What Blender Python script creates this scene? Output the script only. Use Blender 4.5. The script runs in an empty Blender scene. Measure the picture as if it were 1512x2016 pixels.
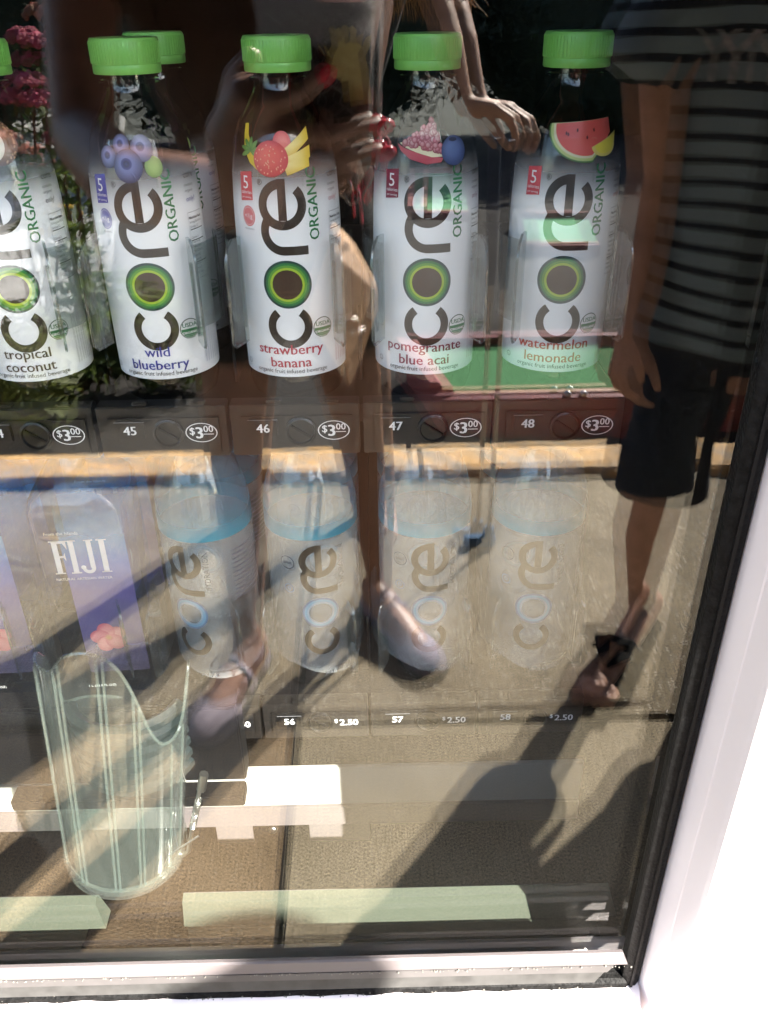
import bpy, bmesh, math, random
from mathutils import Vector, Matrix, noise
from mathutils.bvhtree import BVHTree
random.seed(7)
PI = math.pi
S = bpy.context.scene
COL = S.collection

# ------------------------------------------------------------------ camera
CAMPOS = Vector((0.0, -0.32, 1.2))
RIGHT = Vector((0.99975, -0.018873, -0.011982))
UP = Vector((0.019995, 0.515223, 0.856823))
FWD = Vector((0.0099975, 0.856849, -0.515471))
cd = bpy.data.cameras.new('camera')
cam = bpy.data.objects.new('camera', cd); COL.objects.link(cam)
cam.matrix_world = Matrix(((RIGHT.x, UP.x, -FWD.x, CAMPOS.x), (RIGHT.y, UP.y, -FWD.y, CAMPOS.y),
                           (RIGHT.z, UP.z, -FWD.z, CAMPOS.z), (0, 0, 0, 1)))
cd.sensor_fit = 'VERTICAL'; cd.sensor_height = 36.0; cd.lens = 36.0 * 1693 / 2016
cd.clip_start = 0.005; cd.clip_end = 400
S.camera = cam

# ------------------------------------------------------------------ world, sun, exposure
SUN_EL, SUN_AZ = math.radians(37), math.radians(142.9)
W = bpy.data.worlds.new('World'); S.world = W; W.use_nodes = True
wn = W.node_tree.nodes; wl = W.node_tree.links
sky = wn.new('ShaderNodeTexSky'); sky.sky_type = 'NISHITA'; sky.sun_disc = False
sky.sun_elevation = SUN_EL; sky.sun_rotation = SUN_AZ
bg = wn['Background']; wl.new(sky.outputs[0], bg.inputs[0]); bg.inputs[1].default_value = 0.105
sd = bpy.data.lights.new('sun', 'SUN'); sd.energy = 5.0; sd.angle = math.radians(0.5); sd.color = (1.0, 0.94, 0.85)
sun = bpy.data.objects.new('sun', sd); COL.objects.link(sun)
TOSUN = Vector((math.sin(SUN_AZ) * math.cos(SUN_EL), math.cos(SUN_AZ) * math.cos(SUN_EL), math.sin(SUN_EL)))
sun.rotation_euler = TOSUN.to_track_quat('Z', 'Y').to_euler(); sun.location = TOSUN * 8
S.view_settings.view_transform = 'Standard'; S.view_settings.look = 'None'
S.view_settings.gamma = 1.0; S.view_settings.use_curve_mapping = False
S.view_settings.exposure = 3.25
S.cycles.max_bounces = 10; S.cycles.diffuse_bounces = 4; S.cycles.glossy_bounces = 5
S.cycles.transmission_bounces = 6; S.cycles.transparent_max_bounces = 40
S.cycles.use_denoising = True; S.cycles.caustics_reflective = False; S.cycles.caustics_refractive = False
S.cycles.sample_clamp_indirect = 6.0

# ------------------------------------------------------------------ materials
def nodes_of(name):
    m = bpy.data.materials.new(name); m.use_nodes = True
    return m, m.node_tree.nodes, m.node_tree.links

def pbr(name, c, rough=0.5, var=0.0, scale=30, bump=0.0, bscale=200, metal=0.0, spec=0.5, detail=4, c2=None, bdist=0.002):
    m, n, l = nodes_of(name)
    b = n['Principled BSDF']
    b.inputs['Base Color'].default_value = (*c, 1); b.inputs['Roughness'].default_value = rough
    b.inputs['Metallic'].default_value = metal; b.inputs['Specular IOR Level'].default_value = spec
    tc = n.new('ShaderNodeTexCoord')
    if var or c2:
        t = n.new('ShaderNodeTexNoise'); t.inputs['Scale'].default_value = scale; t.inputs['Detail'].default_value = detail
        l.new(tc.outputs['Object'], t.inputs['Vector'])
        r = n.new('ShaderNodeValToRGB'); r.color_ramp.elements[0].position = 0.35; r.color_ramp.elements[1].position = 0.65
        a = c if c2 else tuple(x * (1 - var) for x in c); z = c2 if c2 else tuple(min(1, x * (1 + var)) for x in c)
        r.color_ramp.elements[0].color = (*a, 1); r.color_ramp.elements[1].color = (*z, 1)
        l.new(t.outputs[0], r.inputs[0]); l.new(r.outputs[0], b.inputs['Base Color'])
    if bump:
        t2 = n.new('ShaderNodeTexNoise'); t2.inputs['Scale'].default_value = bscale; t2.inputs['Detail'].default_value = 3
        l.new(tc.outputs['Object'], t2.inputs['Vector'])
        bp = n.new('ShaderNodeBump'); bp.inputs['Strength'].default_value = bump; bp.inputs['Distance'].default_value = bdist
        l.new(t2.outputs[0], bp.inputs['Height']); l.new(bp.outputs[0], b.inputs['Normal'])
    return m

def clear(name, tint=(0.95, 0.97, 0.96), f0=0.05, rough=0.03, haze=0.0, hcol=(0.8, 0.85, 0.85), edge=0.0):
    """thin clear plastic or glass: transparent + mirror by Schlick's law on the facing angle (+ a little milky scatter)"""
    m, n, l = nodes_of(name); n.remove(n['Principled BSDF']); out = n['Material Output']
    g = n.new('ShaderNodeNewGeometry')
    d = n.new('ShaderNodeVectorMath'); d.operation = 'DOT_PRODUCT'
    l.new(g.outputs['Normal'], d.inputs[0]); l.new(g.outputs['Incoming'], d.inputs[1])
    a = n.new('ShaderNodeMath'); a.operation = 'ABSOLUTE'; l.new(d.outputs['Value'], a.inputs[0])
    o = n.new('ShaderNodeMath'); o.operation = 'SUBTRACT'; o.inputs[0].default_value = 1.0; l.new(a.outputs[0], o.inputs[1])
    p = n.new('ShaderNodeMath'); p.operation = 'POWER'; p.inputs[1].default_value = 5.0; l.new(o.outputs[0], p.inputs[0])
    k = n.new('ShaderNodeMath'); k.operation = 'MULTIPLY_ADD'; k.inputs[1].default_value = 1 - f0; k.inputs[2].default_value = f0; k.use_clamp = True
    l.new(p.outputs[0], k.inputs[0])
    tr = n.new('ShaderNodeBsdfTransparent'); tr.inputs[0].default_value = (*tint, 1)
    gl = n.new('ShaderNodeBsdfGlossy'); gl.inputs['Roughness'].default_value = rough; gl.inputs['Color'].default_value = (1, 1, 1, 1)
    base = tr.outputs[0]
    if haze:
        df = n.new('ShaderNodeBsdfDiffuse'); df.inputs[0].default_value = (*hcol, 1)
        tl = n.new('ShaderNodeBsdfTranslucent'); tl.inputs[0].default_value = (*hcol, 1)
        ad = n.new('ShaderNodeMixShader'); ad.inputs[0].default_value = 0.5; l.new(df.outputs[0], ad.inputs[1]); l.new(tl.outputs[0], ad.inputs[2])
        mh = n.new('ShaderNodeMixShader'); mh.inputs[0].default_value = haze
        if edge:
            p2 = n.new('ShaderNodeMath'); p2.operation = 'POWER'; p2.inputs[1].default_value = 2.5; l.new(o.outputs[0], p2.inputs[0])
            k2 = n.new('ShaderNodeMath'); k2.operation = 'MULTIPLY_ADD'; k2.inputs[1].default_value = edge; k2.inputs[2].default_value = haze; k2.use_clamp = True
            l.new(p2.outputs[0], k2.inputs[0]); l.new(k2.outputs[0], mh.inputs[0])
        l.new(tr.outputs[0], mh.inputs[1]); l.new(ad.outputs[0], mh.inputs[2]); base = mh.outputs[0]
    mx = n.new('ShaderNodeMixShader'); l.new(k.outputs[0], mx.inputs[0]); l.new(base, mx.inputs[1]); l.new(gl.outputs[0], mx.inputs[2])
    l.new(mx.outputs[0], out.inputs[0])
    return m

def printed(name, rough=0.35):
    """flat print: colour and cover are read from the mesh's own ink attribute"""
    m, n, l = nodes_of(name); b = n['Principled BSDF']; b.inputs['Roughness'].default_value = rough
    at = n.new('ShaderNodeAttribute'); at.attribute_name = 'ink'
    l.new(at.outputs['Color'], b.inputs['Base Color']); l.new(at.outputs['Alpha'], b.inputs['Alpha'])
    return m

def pavement(name, base, base2, stones, sscale, cover, bump):
    """concrete with pebbles showing: voronoi stones of many tints in a sandy matrix"""
    m, n, l = nodes_of(name); b = n['Principled BSDF']; tc = n.new('ShaderNodeTexCoord')
    b.inputs['Specular IOR Level'].default_value = 0.35
    ns = n.new('ShaderNodeTexNoise'); ns.inputs['Scale'].default_value = 5; ns.inputs['Detail'].default_value = 9; ns.inputs['Roughness'].default_value = 0.7
    l.new(tc.outputs['Object'], ns.inputs['Vector'])
    cr = n.new('ShaderNodeValToRGB'); cr.color_ramp.elements[0].position = 0.36; cr.color_ramp.elements[1].position = 0.66
    cr.color_ramp.elements[0].color = (*base, 1); cr.color_ramp.elements[1].color = (*base2, 1); l.new(ns.outputs[0], cr.inputs[0])
    fine = n.new('ShaderNodeTexNoise'); fine.inputs['Scale'].default_value = 260; fine.inputs['Detail'].default_value = 2
    l.new(tc.outputs['Object'], fine.inputs['Vector'])
    fr = n.new('ShaderNodeValToRGB'); fr.color_ramp.elements[0].position = 0.3; fr.color_ramp.elements[1].position = 0.7
    fr.color_ramp.elements[0].color = (0.22, 0.21, 0.2, 1); fr.color_ramp.elements[1].color = (1.5, 1.47, 1.4, 1); l.new(fine.outputs[0], fr.inputs[0])
    st = n.new('ShaderNodeTexNoise'); st.inputs['Scale'].default_value = 1.7; st.inputs['Detail'].default_value = 5; l.new(tc.outputs['Object'], st.inputs['Vector'])
    sr0 = n.new('ShaderNodeValToRGB'); sr0.color_ramp.elements[0].position = 0.3; sr0.color_ramp.elements[1].position = 0.7
    sr0.color_ramp.elements[0].color = (0.72, 0.70, 0.68, 1); sr0.color_ramp.elements[1].color = (1.12, 1.1, 1.08, 1); l.new(st.outputs[0], sr0.inputs[0])
    mu0 = n.new('ShaderNodeMix'); mu0.data_type = 'RGBA'; mu0.blend_type = 'MULTIPLY'; mu0.inputs[0].default_value = 1; l.new(cr.outputs[0], mu0.inputs[6]); l.new(sr0.outputs[0], mu0.inputs[7])
    mu = n.new('ShaderNodeMix'); mu.data_type = 'RGBA'; mu.blend_type = 'MULTIPLY'; mu.inputs[0].default_value = 1
    l.new(mu0.outputs[2], mu.inputs[6]); l.new(fr.outputs[0], mu.inputs[7])
    vo = n.new('ShaderNodeTexVoronoi'); vo.inputs['Scale'].default_value = sscale; vo.inputs['Randomness'].default_value = 1
    l.new(tc.outputs['Object'], vo.inputs['Vector'])
    sr = n.new('ShaderNodeValToRGB'); e = sr.color_ramp.elements; e[0].color = (*stones[0], 1); e[1].color = (*stones[-1], 1)
    for i, s in enumerate(stones[1:-1]):
        q = e.new((i + 1) / (len(stones) - 1)); q.color = (*s, 1)
    sp = n.new('ShaderNodeSeparateColor'); l.new(vo.outputs['Color'], sp.inputs[0]); l.new(sp.outputs[0], sr.inputs[0])
    mask = n.new('ShaderNodeMath'); mask.operation = 'LESS_THAN'; mask.inputs[1].default_value = 0.33; l.new(vo.outputs['Distance'], mask.inputs[0])
    pick = n.new('ShaderNodeMath'); pick.operation = 'LESS_THAN'; pick.inputs[1].default_value = cover; l.new(sp.outputs[1], pick.inputs[0])
    mm = n.new('ShaderNodeMath'); mm.operation = 'MULTIPLY'; l.new(mask.outputs[0], mm.inputs[0]); l.new(pick.outputs[0], mm.inputs[1])
    mx = n.new('ShaderNodeMix'); mx.data_type = 'RGBA'; l.new(mm.outputs[0], mx.inputs[0]); l.new(mu.outputs[2], mx.inputs[6]); l.new(sr.outputs[0], mx.inputs[7])
    l.new(mx.outputs[2], b.inputs['Base Color'])
    rr = n.new('ShaderNodeMath'); rr.operation = 'MULTIPLY_ADD'; rr.inputs[1].default_value = -0.22; rr.inputs[2].default_value = 0.88
    l.new(mm.outputs[0], rr.inputs[0]); l.new(rr.outputs[0], b.inputs['Roughness'])
    hh = n.new('ShaderNodeMath'); hh.operation = 'ADD'; l.new(mm.outputs[0], hh.inputs[0]); l.new(fine.outputs[0], hh.inputs[1])
    bp = n.new('ShaderNodeBump'); bp.inputs['Strength'].default_value = bump; bp.inputs['Distance'].default_value = 0.002
    l.new(hh.outputs[0], bp.inputs['Height']); l.new(bp.outputs[0], b.inputs['Normal'])
    return m

M = {}
M['pane'] = clear('pane_glass', (0.985, 0.99, 0.985), 0.043, 0.0)
M['pet'] = clear('clear_bottle_plastic', (0.93, 0.95, 0.94), 0.05, 0.02)
M['bluepet'] = clear('blue_tinted_bottle_plastic', (0.70, 0.86, 0.95), 0.05, 0.02)
M['arm'] = clear('clear_arm_plastic', (0.80, 0.83, 0.83), 0.06, 0.04, 0.015, edge=0.10)
M['cup'] = clear('clear_cup_plastic', (0.88, 0.905, 0.895), 0.055, 0.05, 0.016, (0.60, 0.64, 0.61), edge=0.16)
M['cuprib'] = clear('clear_rib_plastic', (0.85, 0.9, 0.88), 0.06, 0.05, 0.06, (0.70, 0.78, 0.73), edge=0.16)
for k, t in dict(clear=(0.62, 0.68, 0.66), blue=(0.20, 0.10, 0.15), red=(0.46, 0.06, 0.06), dark=(0.26, 0.09, 0.09), pink=(0.50, 0.11, 0.10)).items():
    M['drink_' + k] = clear('drink_' + k, t, 0.045, 0.02)
M['ink'] = printed('label_ink')
M['cap'] = pbr('green_cap_plastic', (0.17, 0.45, 0.09), 0.42)
M['capblue'] = pbr('blue_cap_plastic', (0.02, 0.1, 0.42), 0.3)
M['black'] = pbr('black_plastic', (0.004, 0.004, 0.0045), 0.5, spec=0.2, bump=0.15, bscale=900)
M['brownstrip'] = pbr('dark_strip_plastic', (0.008, 0.007, 0.0065), 0.4, var=0.2, scale=60)
M['plate'] = pbr('tag_plastic', (0.003, 0.003, 0.0035), 0.35)
M['inner'] = pbr('dark_cabinet_liner', (0.004, 0.004, 0.004), 0.8, spec=0.0)
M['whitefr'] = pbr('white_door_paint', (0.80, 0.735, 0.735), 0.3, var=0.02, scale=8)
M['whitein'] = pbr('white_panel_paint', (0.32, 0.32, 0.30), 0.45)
M['trim'] = pbr('grey_trim_plastic', (0.105, 0.092, 0.094), 0.4, var=0.05, scale=20)
M['trimdk'] = pbr('dull_trim_plastic', (0.03, 0.03, 0.029), 0.5, var=0.3, scale=90)
M['trimmid'] = pbr('mid_trim_plastic', (0.06, 0.056, 0.056), 0.45, var=0.1, scale=50)
M['gasket'] = pbr('black_rubber', (0.006, 0.006, 0.006), 0.55, var=0.5, scale=300, bump=0.4, bscale=500, spec=0.08)
M['dust'] = pbr('sill_dust', (0.16, 0.15, 0.13), 0.9)
M['rail'] = clear('frosted_rail', (0.42, 0.46, 0.43), 0.05, 0.2, 0.82, (0.14, 0.16, 0.125))
M['steel'] = pbr('spring_steel', (0.45, 0.45, 0.43), 0.3, metal=1.0)
M['far'] = pavement('pebbled_concrete', (0.18, 0.150, 0.105), (0.315, 0.268, 0.192), [(0.05, 0.04, 0.028), (0.15, 0.12, 0.08), (0.30, 0.26, 0.19), (0.46, 0.42, 0.34), (0.08, 0.06, 0.042), (0.24, 0.2, 0.145)], 105, 0.8, 1.0)
M['near'] = pavement('smooth_concrete', (0.25, 0.214, 0.15), (0.325, 0.28, 0.205), [(0.2, 0.17, 0.12), (0.3, 0.26, 0.19), (0.34, 0.3, 0.23)], 190, 0.16, 0.25)
M['nearbrown'] = pavement('worn_brown_concrete', (0.197, 0.143, 0.087), (0.317, 0.238, 0.153), [(0.11, 0.08, 0.05), (0.2, 0.15, 0.1), (0.3, 0.25, 0.18)], 150, 0.3, 0.5)
M['joint'] = pbr('joint_dirt', (0.02, 0.016, 0.012), 0.95, var=0.6, scale=60)
M['curb'] = pbr('worn_yellow_curb_paint', (0.62, 0.36, 0.13), 0.8, scale=22, detail=9, c2=(0.34, 0.27, 0.19), bump=0.8, bscale=120, bdist=0.004)
M['soil'] = pbr('shade_toned_mulch', (0.010, 0.008, 0.006), 0.95, scale=40, c2=(0.022, 0.016, 0.012), bump=1.0, bscale=70, bdist=0.02)  # background shade is put into this near-black colour
M['lawn'] = pbr('shade_toned_lawn', (0.010, 0.014, 0.006), 0.95, scale=3, c2=(0.018, 0.02, 0.009))  # shade over the far ground is put into the lawn's colour
M['turf'] = pbr('green_putting_felt', (0.020, 0.105, 0.028), 0.95, scale=350, c2=(0.034, 0.15, 0.045), bump=0.3, bscale=800)
M['turflight'] = pbr('pale_putting_felt', (0.05, 0.20, 0.08), 0.95, scale=200, c2=(0.07, 0.26, 0.11))
M['maroon'] = pbr('maroon_board_paint', (0.16, 0.035, 0.04), 0.5, var=0.2, scale=12)
M['coral'] = pbr('faded_red_board_paint', (0.34, 0.10, 0.095), 0.6, var=0.12, scale=14)
M['tan'] = pbr('tan_edging', (0.34, 0.23, 0.13), 0.8, var=0.2, scale=40)
M['greyconc'] = pbr('grey_concrete', (0.30, 0.29, 0.27), 0.9, var=0.15, scale=8)
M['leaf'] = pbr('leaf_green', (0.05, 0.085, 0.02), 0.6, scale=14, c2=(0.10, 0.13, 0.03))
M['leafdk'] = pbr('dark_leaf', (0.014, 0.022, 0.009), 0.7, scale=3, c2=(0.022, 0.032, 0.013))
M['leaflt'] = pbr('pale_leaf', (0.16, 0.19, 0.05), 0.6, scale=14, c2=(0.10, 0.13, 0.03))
M['stem'] = pbr('stem_brown', (0.12, 0.06, 0.04), 0.8)
M['bark'] = pbr('bark', (0.05, 0.035, 0.025), 0.95, var=0.4, scale=20)
M['sedum'] = pbr('sedum_pink', (0.50, 0.09, 0.16), 0.8, scale=60, c2=(0.55, 0.20, 0.20))
M['sedumor'] = pbr('sedum_rust', (0.45, 0.16, 0.11), 0.8, scale=60, c2=(0.5, 0.28, 0.2))
M['yellowfl'] = pbr('yellow_petals', (0.75, 0.5, 0.05), 0.8)
M['skinlight'] = pbr('light_skin', (0.46, 0.27, 0.19), 0.55, var=0.16, scale=38)
M['skin'] = pbr('skin', (0.24, 0.125, 0.085), 0.5, var=0.16, scale=38)  # photographer's backlit shade is put into this darker skin colour
M['skin2'] = pbr('tanned_skin', (0.36, 0.19, 0.13), 0.55, var=0.16, scale=38)
M['nail'] = pbr('red_nail_polish', (0.62, 0.025, 0.05), 0.2)
M['hairb'] = pbr('blond_hair', (0.42, 0.25, 0.10), 0.5, var=0.3, scale=80)
M['haird'] = pbr('dark_hair', (0.05, 0.03, 0.018), 0.5, var=0.3, scale=80)
M['blackcl'] = pbr('black_cloth', (0.014, 0.013, 0.014), 0.9)
M['browncl'] = pbr('dark_brown_cloth', (0.045, 0.026, 0.018), 0.9, var=0.15, scale=30)
M['navy'] = pbr('navy_cloth', (0.012, 0.017, 0.026), 0.9, var=0.2, scale=30, bump=0.3, bscale=500)
M['mauve'] = pbr('mauve_canvas', (0.20, 0.165, 0.20), 0.85, var=0.08, scale=60, bump=0.3, bscale=700)
M['sole'] = pbr('dark_rubber_sole', (0.02, 0.018, 0.018), 0.7)
M['sandal'] = pbr('black_sandal_rubber', (0.008, 0.0075, 0.0075), 0.9, spec=0.1)
M['eye'] = pbr('eye', (0.6, 0.58, 0.55), 0.2)
M['lip'] = pbr('lip', (0.4, 0.13, 0.11), 0.5)
M['phone'] = pbr('phone_back', (0.05, 0.05, 0.052), 0.3)
M['case'] = clear('clear_phone_case', (0.93, 0.93, 0.93), 0.05, 0.05, 0.05)
M['pattern'] = pbr('white_lattice_print', (0.16, 0.16, 0.165), 0.5)
M['giraffe'] = pbr('yellow_print', (0.38, 0.31, 0.10), 0.5, scale=150, c2=(0.46, 0.40, 0.16))
M['lensblack'] = pbr('lens_black', (0.01, 0.01, 0.01), 0.1)
M['rosegold'] = pbr('pink_metal', (0.5, 0.32, 0.29), 0.3, metal=0.6)
M['leather'] = pbr('tan_leather', (0.78, 0.52, 0.34), 0.25, var=0.1, scale=20, bump=0.15, bscale=300, spec=0.7)
M['leatherdk'] = pbr('leather_stitch', (0.55, 0.40, 0.25), 0.6)
M['strap'] = pbr('red_strap', (0.5, 0.05, 0.08), 0.5)
M['gripblue'] = pbr('navy_putter_grip', (0.012, 0.022, 0.06), 0.5)
M['shaft'] = pbr('putter_shaft', (0.5, 0.48, 0.45), 0.25, metal=1.0)
M['headblue'] = pbr('blue_putter_rubber', (0.04, 0.12, 0.24), 0.5, var=0.1)
M['shaderoof'] = pbr('shade_roof_canvas', (0.10, 0.09, 0.08), 0.9)
M['stucco'] = pbr('brown_stucco_wall', (0.07, 0.055, 0.045), 0.9, var=0.06, bump=0.4, bscale=120)

def leafy(name, c, c2, scale, tl=0.45, rough=0.6):
    m, n, l = nodes_of(name); b = n['Principled BSDF']; out = n['Material Output']; b.inputs['Roughness'].default_value = rough
    tc = n.new('ShaderNodeTexCoord'); t = n.new('ShaderNodeTexNoise'); t.inputs['Scale'].default_value = scale; l.new(tc.outputs['Object'], t.inputs['Vector'])
    r = n.new('ShaderNodeValToRGB'); r.color_ramp.elements[0].position = 0.35; r.color_ramp.elements[1].position = 0.65
    r.color_ramp.elements[0].color = (*c, 1); r.color_ramp.elements[1].color = (*c2, 1); l.new(t.outputs[0], r.inputs[0]); l.new(r.outputs[0], b.inputs['Base Color'])
    tr = n.new('ShaderNodeBsdfTranslucent'); l.new(r.outputs[0], tr.inputs[0]); mx = n.new('ShaderNodeMixShader'); mx.inputs[0].default_value = tl
    l.new(b.outputs[0], mx.inputs[1]); l.new(tr.outputs[0], mx.inputs[2]); l.new(mx.outputs[0], out.inputs[0]); return m
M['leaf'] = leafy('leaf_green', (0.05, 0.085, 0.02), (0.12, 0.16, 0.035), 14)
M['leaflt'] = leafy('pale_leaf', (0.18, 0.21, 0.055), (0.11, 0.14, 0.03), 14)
M['sedum'] = leafy('sedum_pink', (0.62, 0.09, 0.19), (0.66, 0.22, 0.24), 60, .4)
M['sedumor'] = leafy('sedum_rust', (0.58, 0.20, 0.14), (0.62, 0.36, 0.25), 60, .4)
M['yellowfl'] = leafy('yellow_petals', (0.8, 0.5, 0.05), (0.8, 0.6, 0.12), 60, .4)
M['shaderoof'] = pbr('shade_roof_timber', (0.09, 0.07, 0.055), 0.9, var=0.3, scale=6)  # timber of the added shade roof
def striped(name, c1, c2, pitch, duty):
    m, n, l = nodes_of(name); b = n['Principled BSDF']; b.inputs['Roughness'].default_value = 0.9
    tc = n.new('ShaderNodeTexCoord'); sp = n.new('ShaderNodeSeparateXYZ'); l.new(tc.outputs['Object'], sp.inputs[0])
    nz = n.new('ShaderNodeTexNoise'); nz.inputs['Scale'].default_value = 3.5; nz.inputs['Detail'].default_value = 1; l.new(tc.outputs['Object'], nz.inputs['Vector'])
    ad = n.new('ShaderNodeMath'); ad.operation = 'MULTIPLY_ADD'; ad.inputs[1].default_value = 0.045; l.new(nz.outputs[0], ad.inputs[0]); l.new(sp.outputs[2], ad.inputs[2])
    dv = n.new('ShaderNodeMath'); dv.operation = 'DIVIDE'; dv.inputs[1].default_value = pitch; l.new(ad.outputs[0], dv.inputs[0])
    fr = n.new('ShaderNodeMath'); fr.operation = 'FRACT'; l.new(dv.outputs[0], fr.inputs[0])
    gt = n.new('ShaderNodeMath'); gt.operation = 'GREATER_THAN'; gt.inputs[1].default_value = duty; l.new(fr.outputs[0], gt.inputs[0])
    mx = n.new('ShaderNodeMix'); mx.data_type = 'RGBA'; mx.inputs[6].default_value = (*c1, 1); mx.inputs[7].default_value = (*c2, 1)
    l.new(gt.outputs[0], mx.inputs[0]); l.new(mx.outputs[2], b.inputs['Base Color'])
    return m
M['stripes'] = striped('striped_jersey', (0.15, 0.20, 0.225), (0.010, 0.014, 0.022), 0.0335, 0.66)

# ------------------------------------------------------------------ mesh helpers
class MB:
    def __init__(s): s.v = []; s.f = []; s.mi = []; s.c = []
    def add(s, v, f, mi=0):
        o = len(s.v); s.v += [tuple(p) for p in v]; s.f += [tuple(o + i for i in q) for q in f]; s.mi += [mi] * len(f)
    def box(s, a, b, mi=0):
        x0, y0, z0 = a; x1, y1, z1 = b
        s.add([(x0, y0, z0), (x1, y0, z0), (x1, y1, z0), (x0, y1, z0), (x0, y0, z1), (x1, y0, z1), (x1, y1, z1), (x0, y1, z1)],
              [(0, 3, 2, 1), (4, 5, 6, 7), (0, 1, 5, 4), (1, 2, 6, 5), (2, 3, 7, 6), (3, 0, 4, 7)], mi)
    def prism(s, pts, axis, a, b, mi=0):
        """closed profile pts (2d) pushed along an axis: 'x' -> (y,z), 'y' -> (x,z), 'z' -> (x,y)"""
        n = len(pts)
        def P(p, t): return {'x': (t, p[0], p[1]), 'y': (p[0], t, p[1]), 'z': (p[0], p[1], t)}[axis]
        v = [P(p, a) for p in pts] + [P(p, b) for p in pts]
        f = [(i, (i + 1) % n, n + (i + 1) % n, n + i) for i in range(n)] + [tuple(range(n - 1, -1, -1)), tuple(range(n, 2 * n))]
        s.add(v, f, mi)
    def tube(s, path, r, n=8, mi=0, cap=True, flat=1.0, flatdir=None):
        P = [Vector(p) for p in path]; R = r if isinstance(r, (list, tuple)) else [r] * len(P); v = []; f = []
        up = None
        for i, p in enumerate(P):
            t = (P[min(i + 1, len(P) - 1)] - P[max(i - 1, 0)]).normalized()
            if up is None:
                up = Vector(flatdir) if flatdir else (Vector((0, 0, 1)) if abs(t.z) < 0.9 else Vector((1, 0, 0)))
            u = (up - t * up.dot(t)).normalized(); up = u; w = t.cross(u)
            for k in range(n):
                a = 2 * PI * k / n; v.append(p + (u * math.cos(a) * flat + w * math.sin(a)) * R[i])
        for i in range(len(P) - 1):
            for k in range(n): f.append((i * n + k, i * n + (k + 1) % n, (i + 1) * n + (k + 1) % n, (i + 1) * n + k))
        if cap: f.append(tuple(range(n - 1, -1, -1))); f.append(tuple((len(P) - 1) * n + k for k in range(n)))
        s.add(v, f, mi)
    def lathe(s, prof, n=32, c=(0, 0, 0), mi=0, cap=True):
        v = []; f = []; m = len(prof)
        for r, z in prof:
            for k in range(n):
                a = 2 * PI * k / n; v.append((c[0] + r * math.cos(a), c[1] + r * math.sin(a), c[2] + z))
        for i in range(m - 1):
            for k in range(n): f.append((i * n + k, i * n + (k + 1) % n, (i + 1) * n + (k + 1) % n, (i + 1) * n + k))
        if cap: f.append(tuple(range(n - 1, -1, -1))); f.append(tuple((m - 1) * n + k for k in range(n)))
        s.add(v, f, mi)
    def ball(s, c, r, n=12, m=8, mi=0, rot=None):
        c = Vector(c); rr = r if isinstance(r, (tuple, list)) else (r, r, r); v = []; f = []
        for i in range(m + 1):
            th = PI * i / m
            for k in range(n):
                a = 2 * PI * k / n
                q = Vector((rr[0] * math.sin(th) * math.cos(a), rr[1] * math.sin(th) * math.sin(a), -rr[2] * math.cos(th)))
                v.append(c + (rot @ q if rot else q))
        for i in range(m):
            for k in range(n): f.append((i * n + k, i * n + (k + 1) % n, (i + 1) * n + (k + 1) % n, (i + 1) * n + k))
        s.add(v, f, mi)
    def cone(s, a, b, ra, rb, n=14, mi=0):
        a = Vector(a); b = Vector(b)
        s.tube([a, b], [ra, rb], n, mi); s.ball(a, ra, n, 8, mi); s.ball(b, rb, n, 8, mi)
    def build(s, name, mats, parent=None, smooth=False, bevel=0.0, off=None):
        me = bpy.data.meshes.new(name)
        v = s.v if off is None else [(p[0] - off[0], p[1] - off[1], p[2] - off[2]) for p in s.v]
        me.from_pydata(v, [], s.f)
        mats = mats if isinstance(mats, (list, tuple)) else [mats]
        for m in mats: me.materials.append(m)
        me.polygons.foreach_set('material_index', s.mi)
        bm = bmesh.new(); bm.from_mesh(me); bmesh.ops.recalc_face_normals(bm, faces=bm.faces)
        if bevel: bmesh.ops.bevel(bm, geom=[e for e in bm.edges if e.calc_face_angle(0) > 0.6], offset=bevel, segments=2, affect='EDGES', clamp_overlap=True)
        bm.to_mesh(me); bm.free()
        if smooth: me.polygons.foreach_set('use_smooth', [True] * len(me.polygons)); me.set_sharp_from_angle(angle=math.radians(45))
        me.update()
        o = bpy.data.objects.new(name, me); COL.objects.link(o)
        if off is not None: o.location = off
        if parent is not None: o.parent = parent
        return o

def tag(o, label=None, cat=None, group=None, kind=None):
    if label: o['label'] = label
    if cat: o['category'] = cat
    if group: o['group'] = group
    if kind: o['kind'] = kind
    return o

def thing(name, label, cat, loc=(0, 0, 0), group=None):
    o = bpy.data.objects.new(name, None); COL.objects.link(o); o.location = loc; o.empty_display_size = 0.05
    return tag(o, label, cat, group)

def copy_tree(o, parent=None):
    c = o.copy(); COL.objects.link(c)
    if parent is not None: c.parent = parent
    for ch in list(o.children): copy_tree(ch, c)
    return c

_tc = {}
def text2d(txt, size=1.0, align='CENTER', spacing=1.0):
    """built-in letters as flat 2d polygons: (list of (x, y), faces), baseline y = 0"""
    key = (txt, align, spacing)
    if key not in _tc:
        c = bpy.data.curves.new('letters', 'FONT'); c.body = txt; c.size = 1.0; c.align_x = align; c.resolution_u = 2; c.space_character = spacing
        o = bpy.data.objects.new('letters', c); COL.objects.link(o); bpy.context.view_layer.update()
        ev = o.evaluated_get(bpy.context.evaluated_depsgraph_get()); me = ev.to_mesh()
        _tc[key] = ([(v.co.x, v.co.y) for v in me.vertices], [tuple(p.vertices) for p in me.polygons])
        ev.to_mesh_clear(); bpy.data.objects.remove(o); bpy.data.curves.remove(c)
    v, f = _tc[key]
    return [(x * size, y * size) for x, y in v], f

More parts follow.
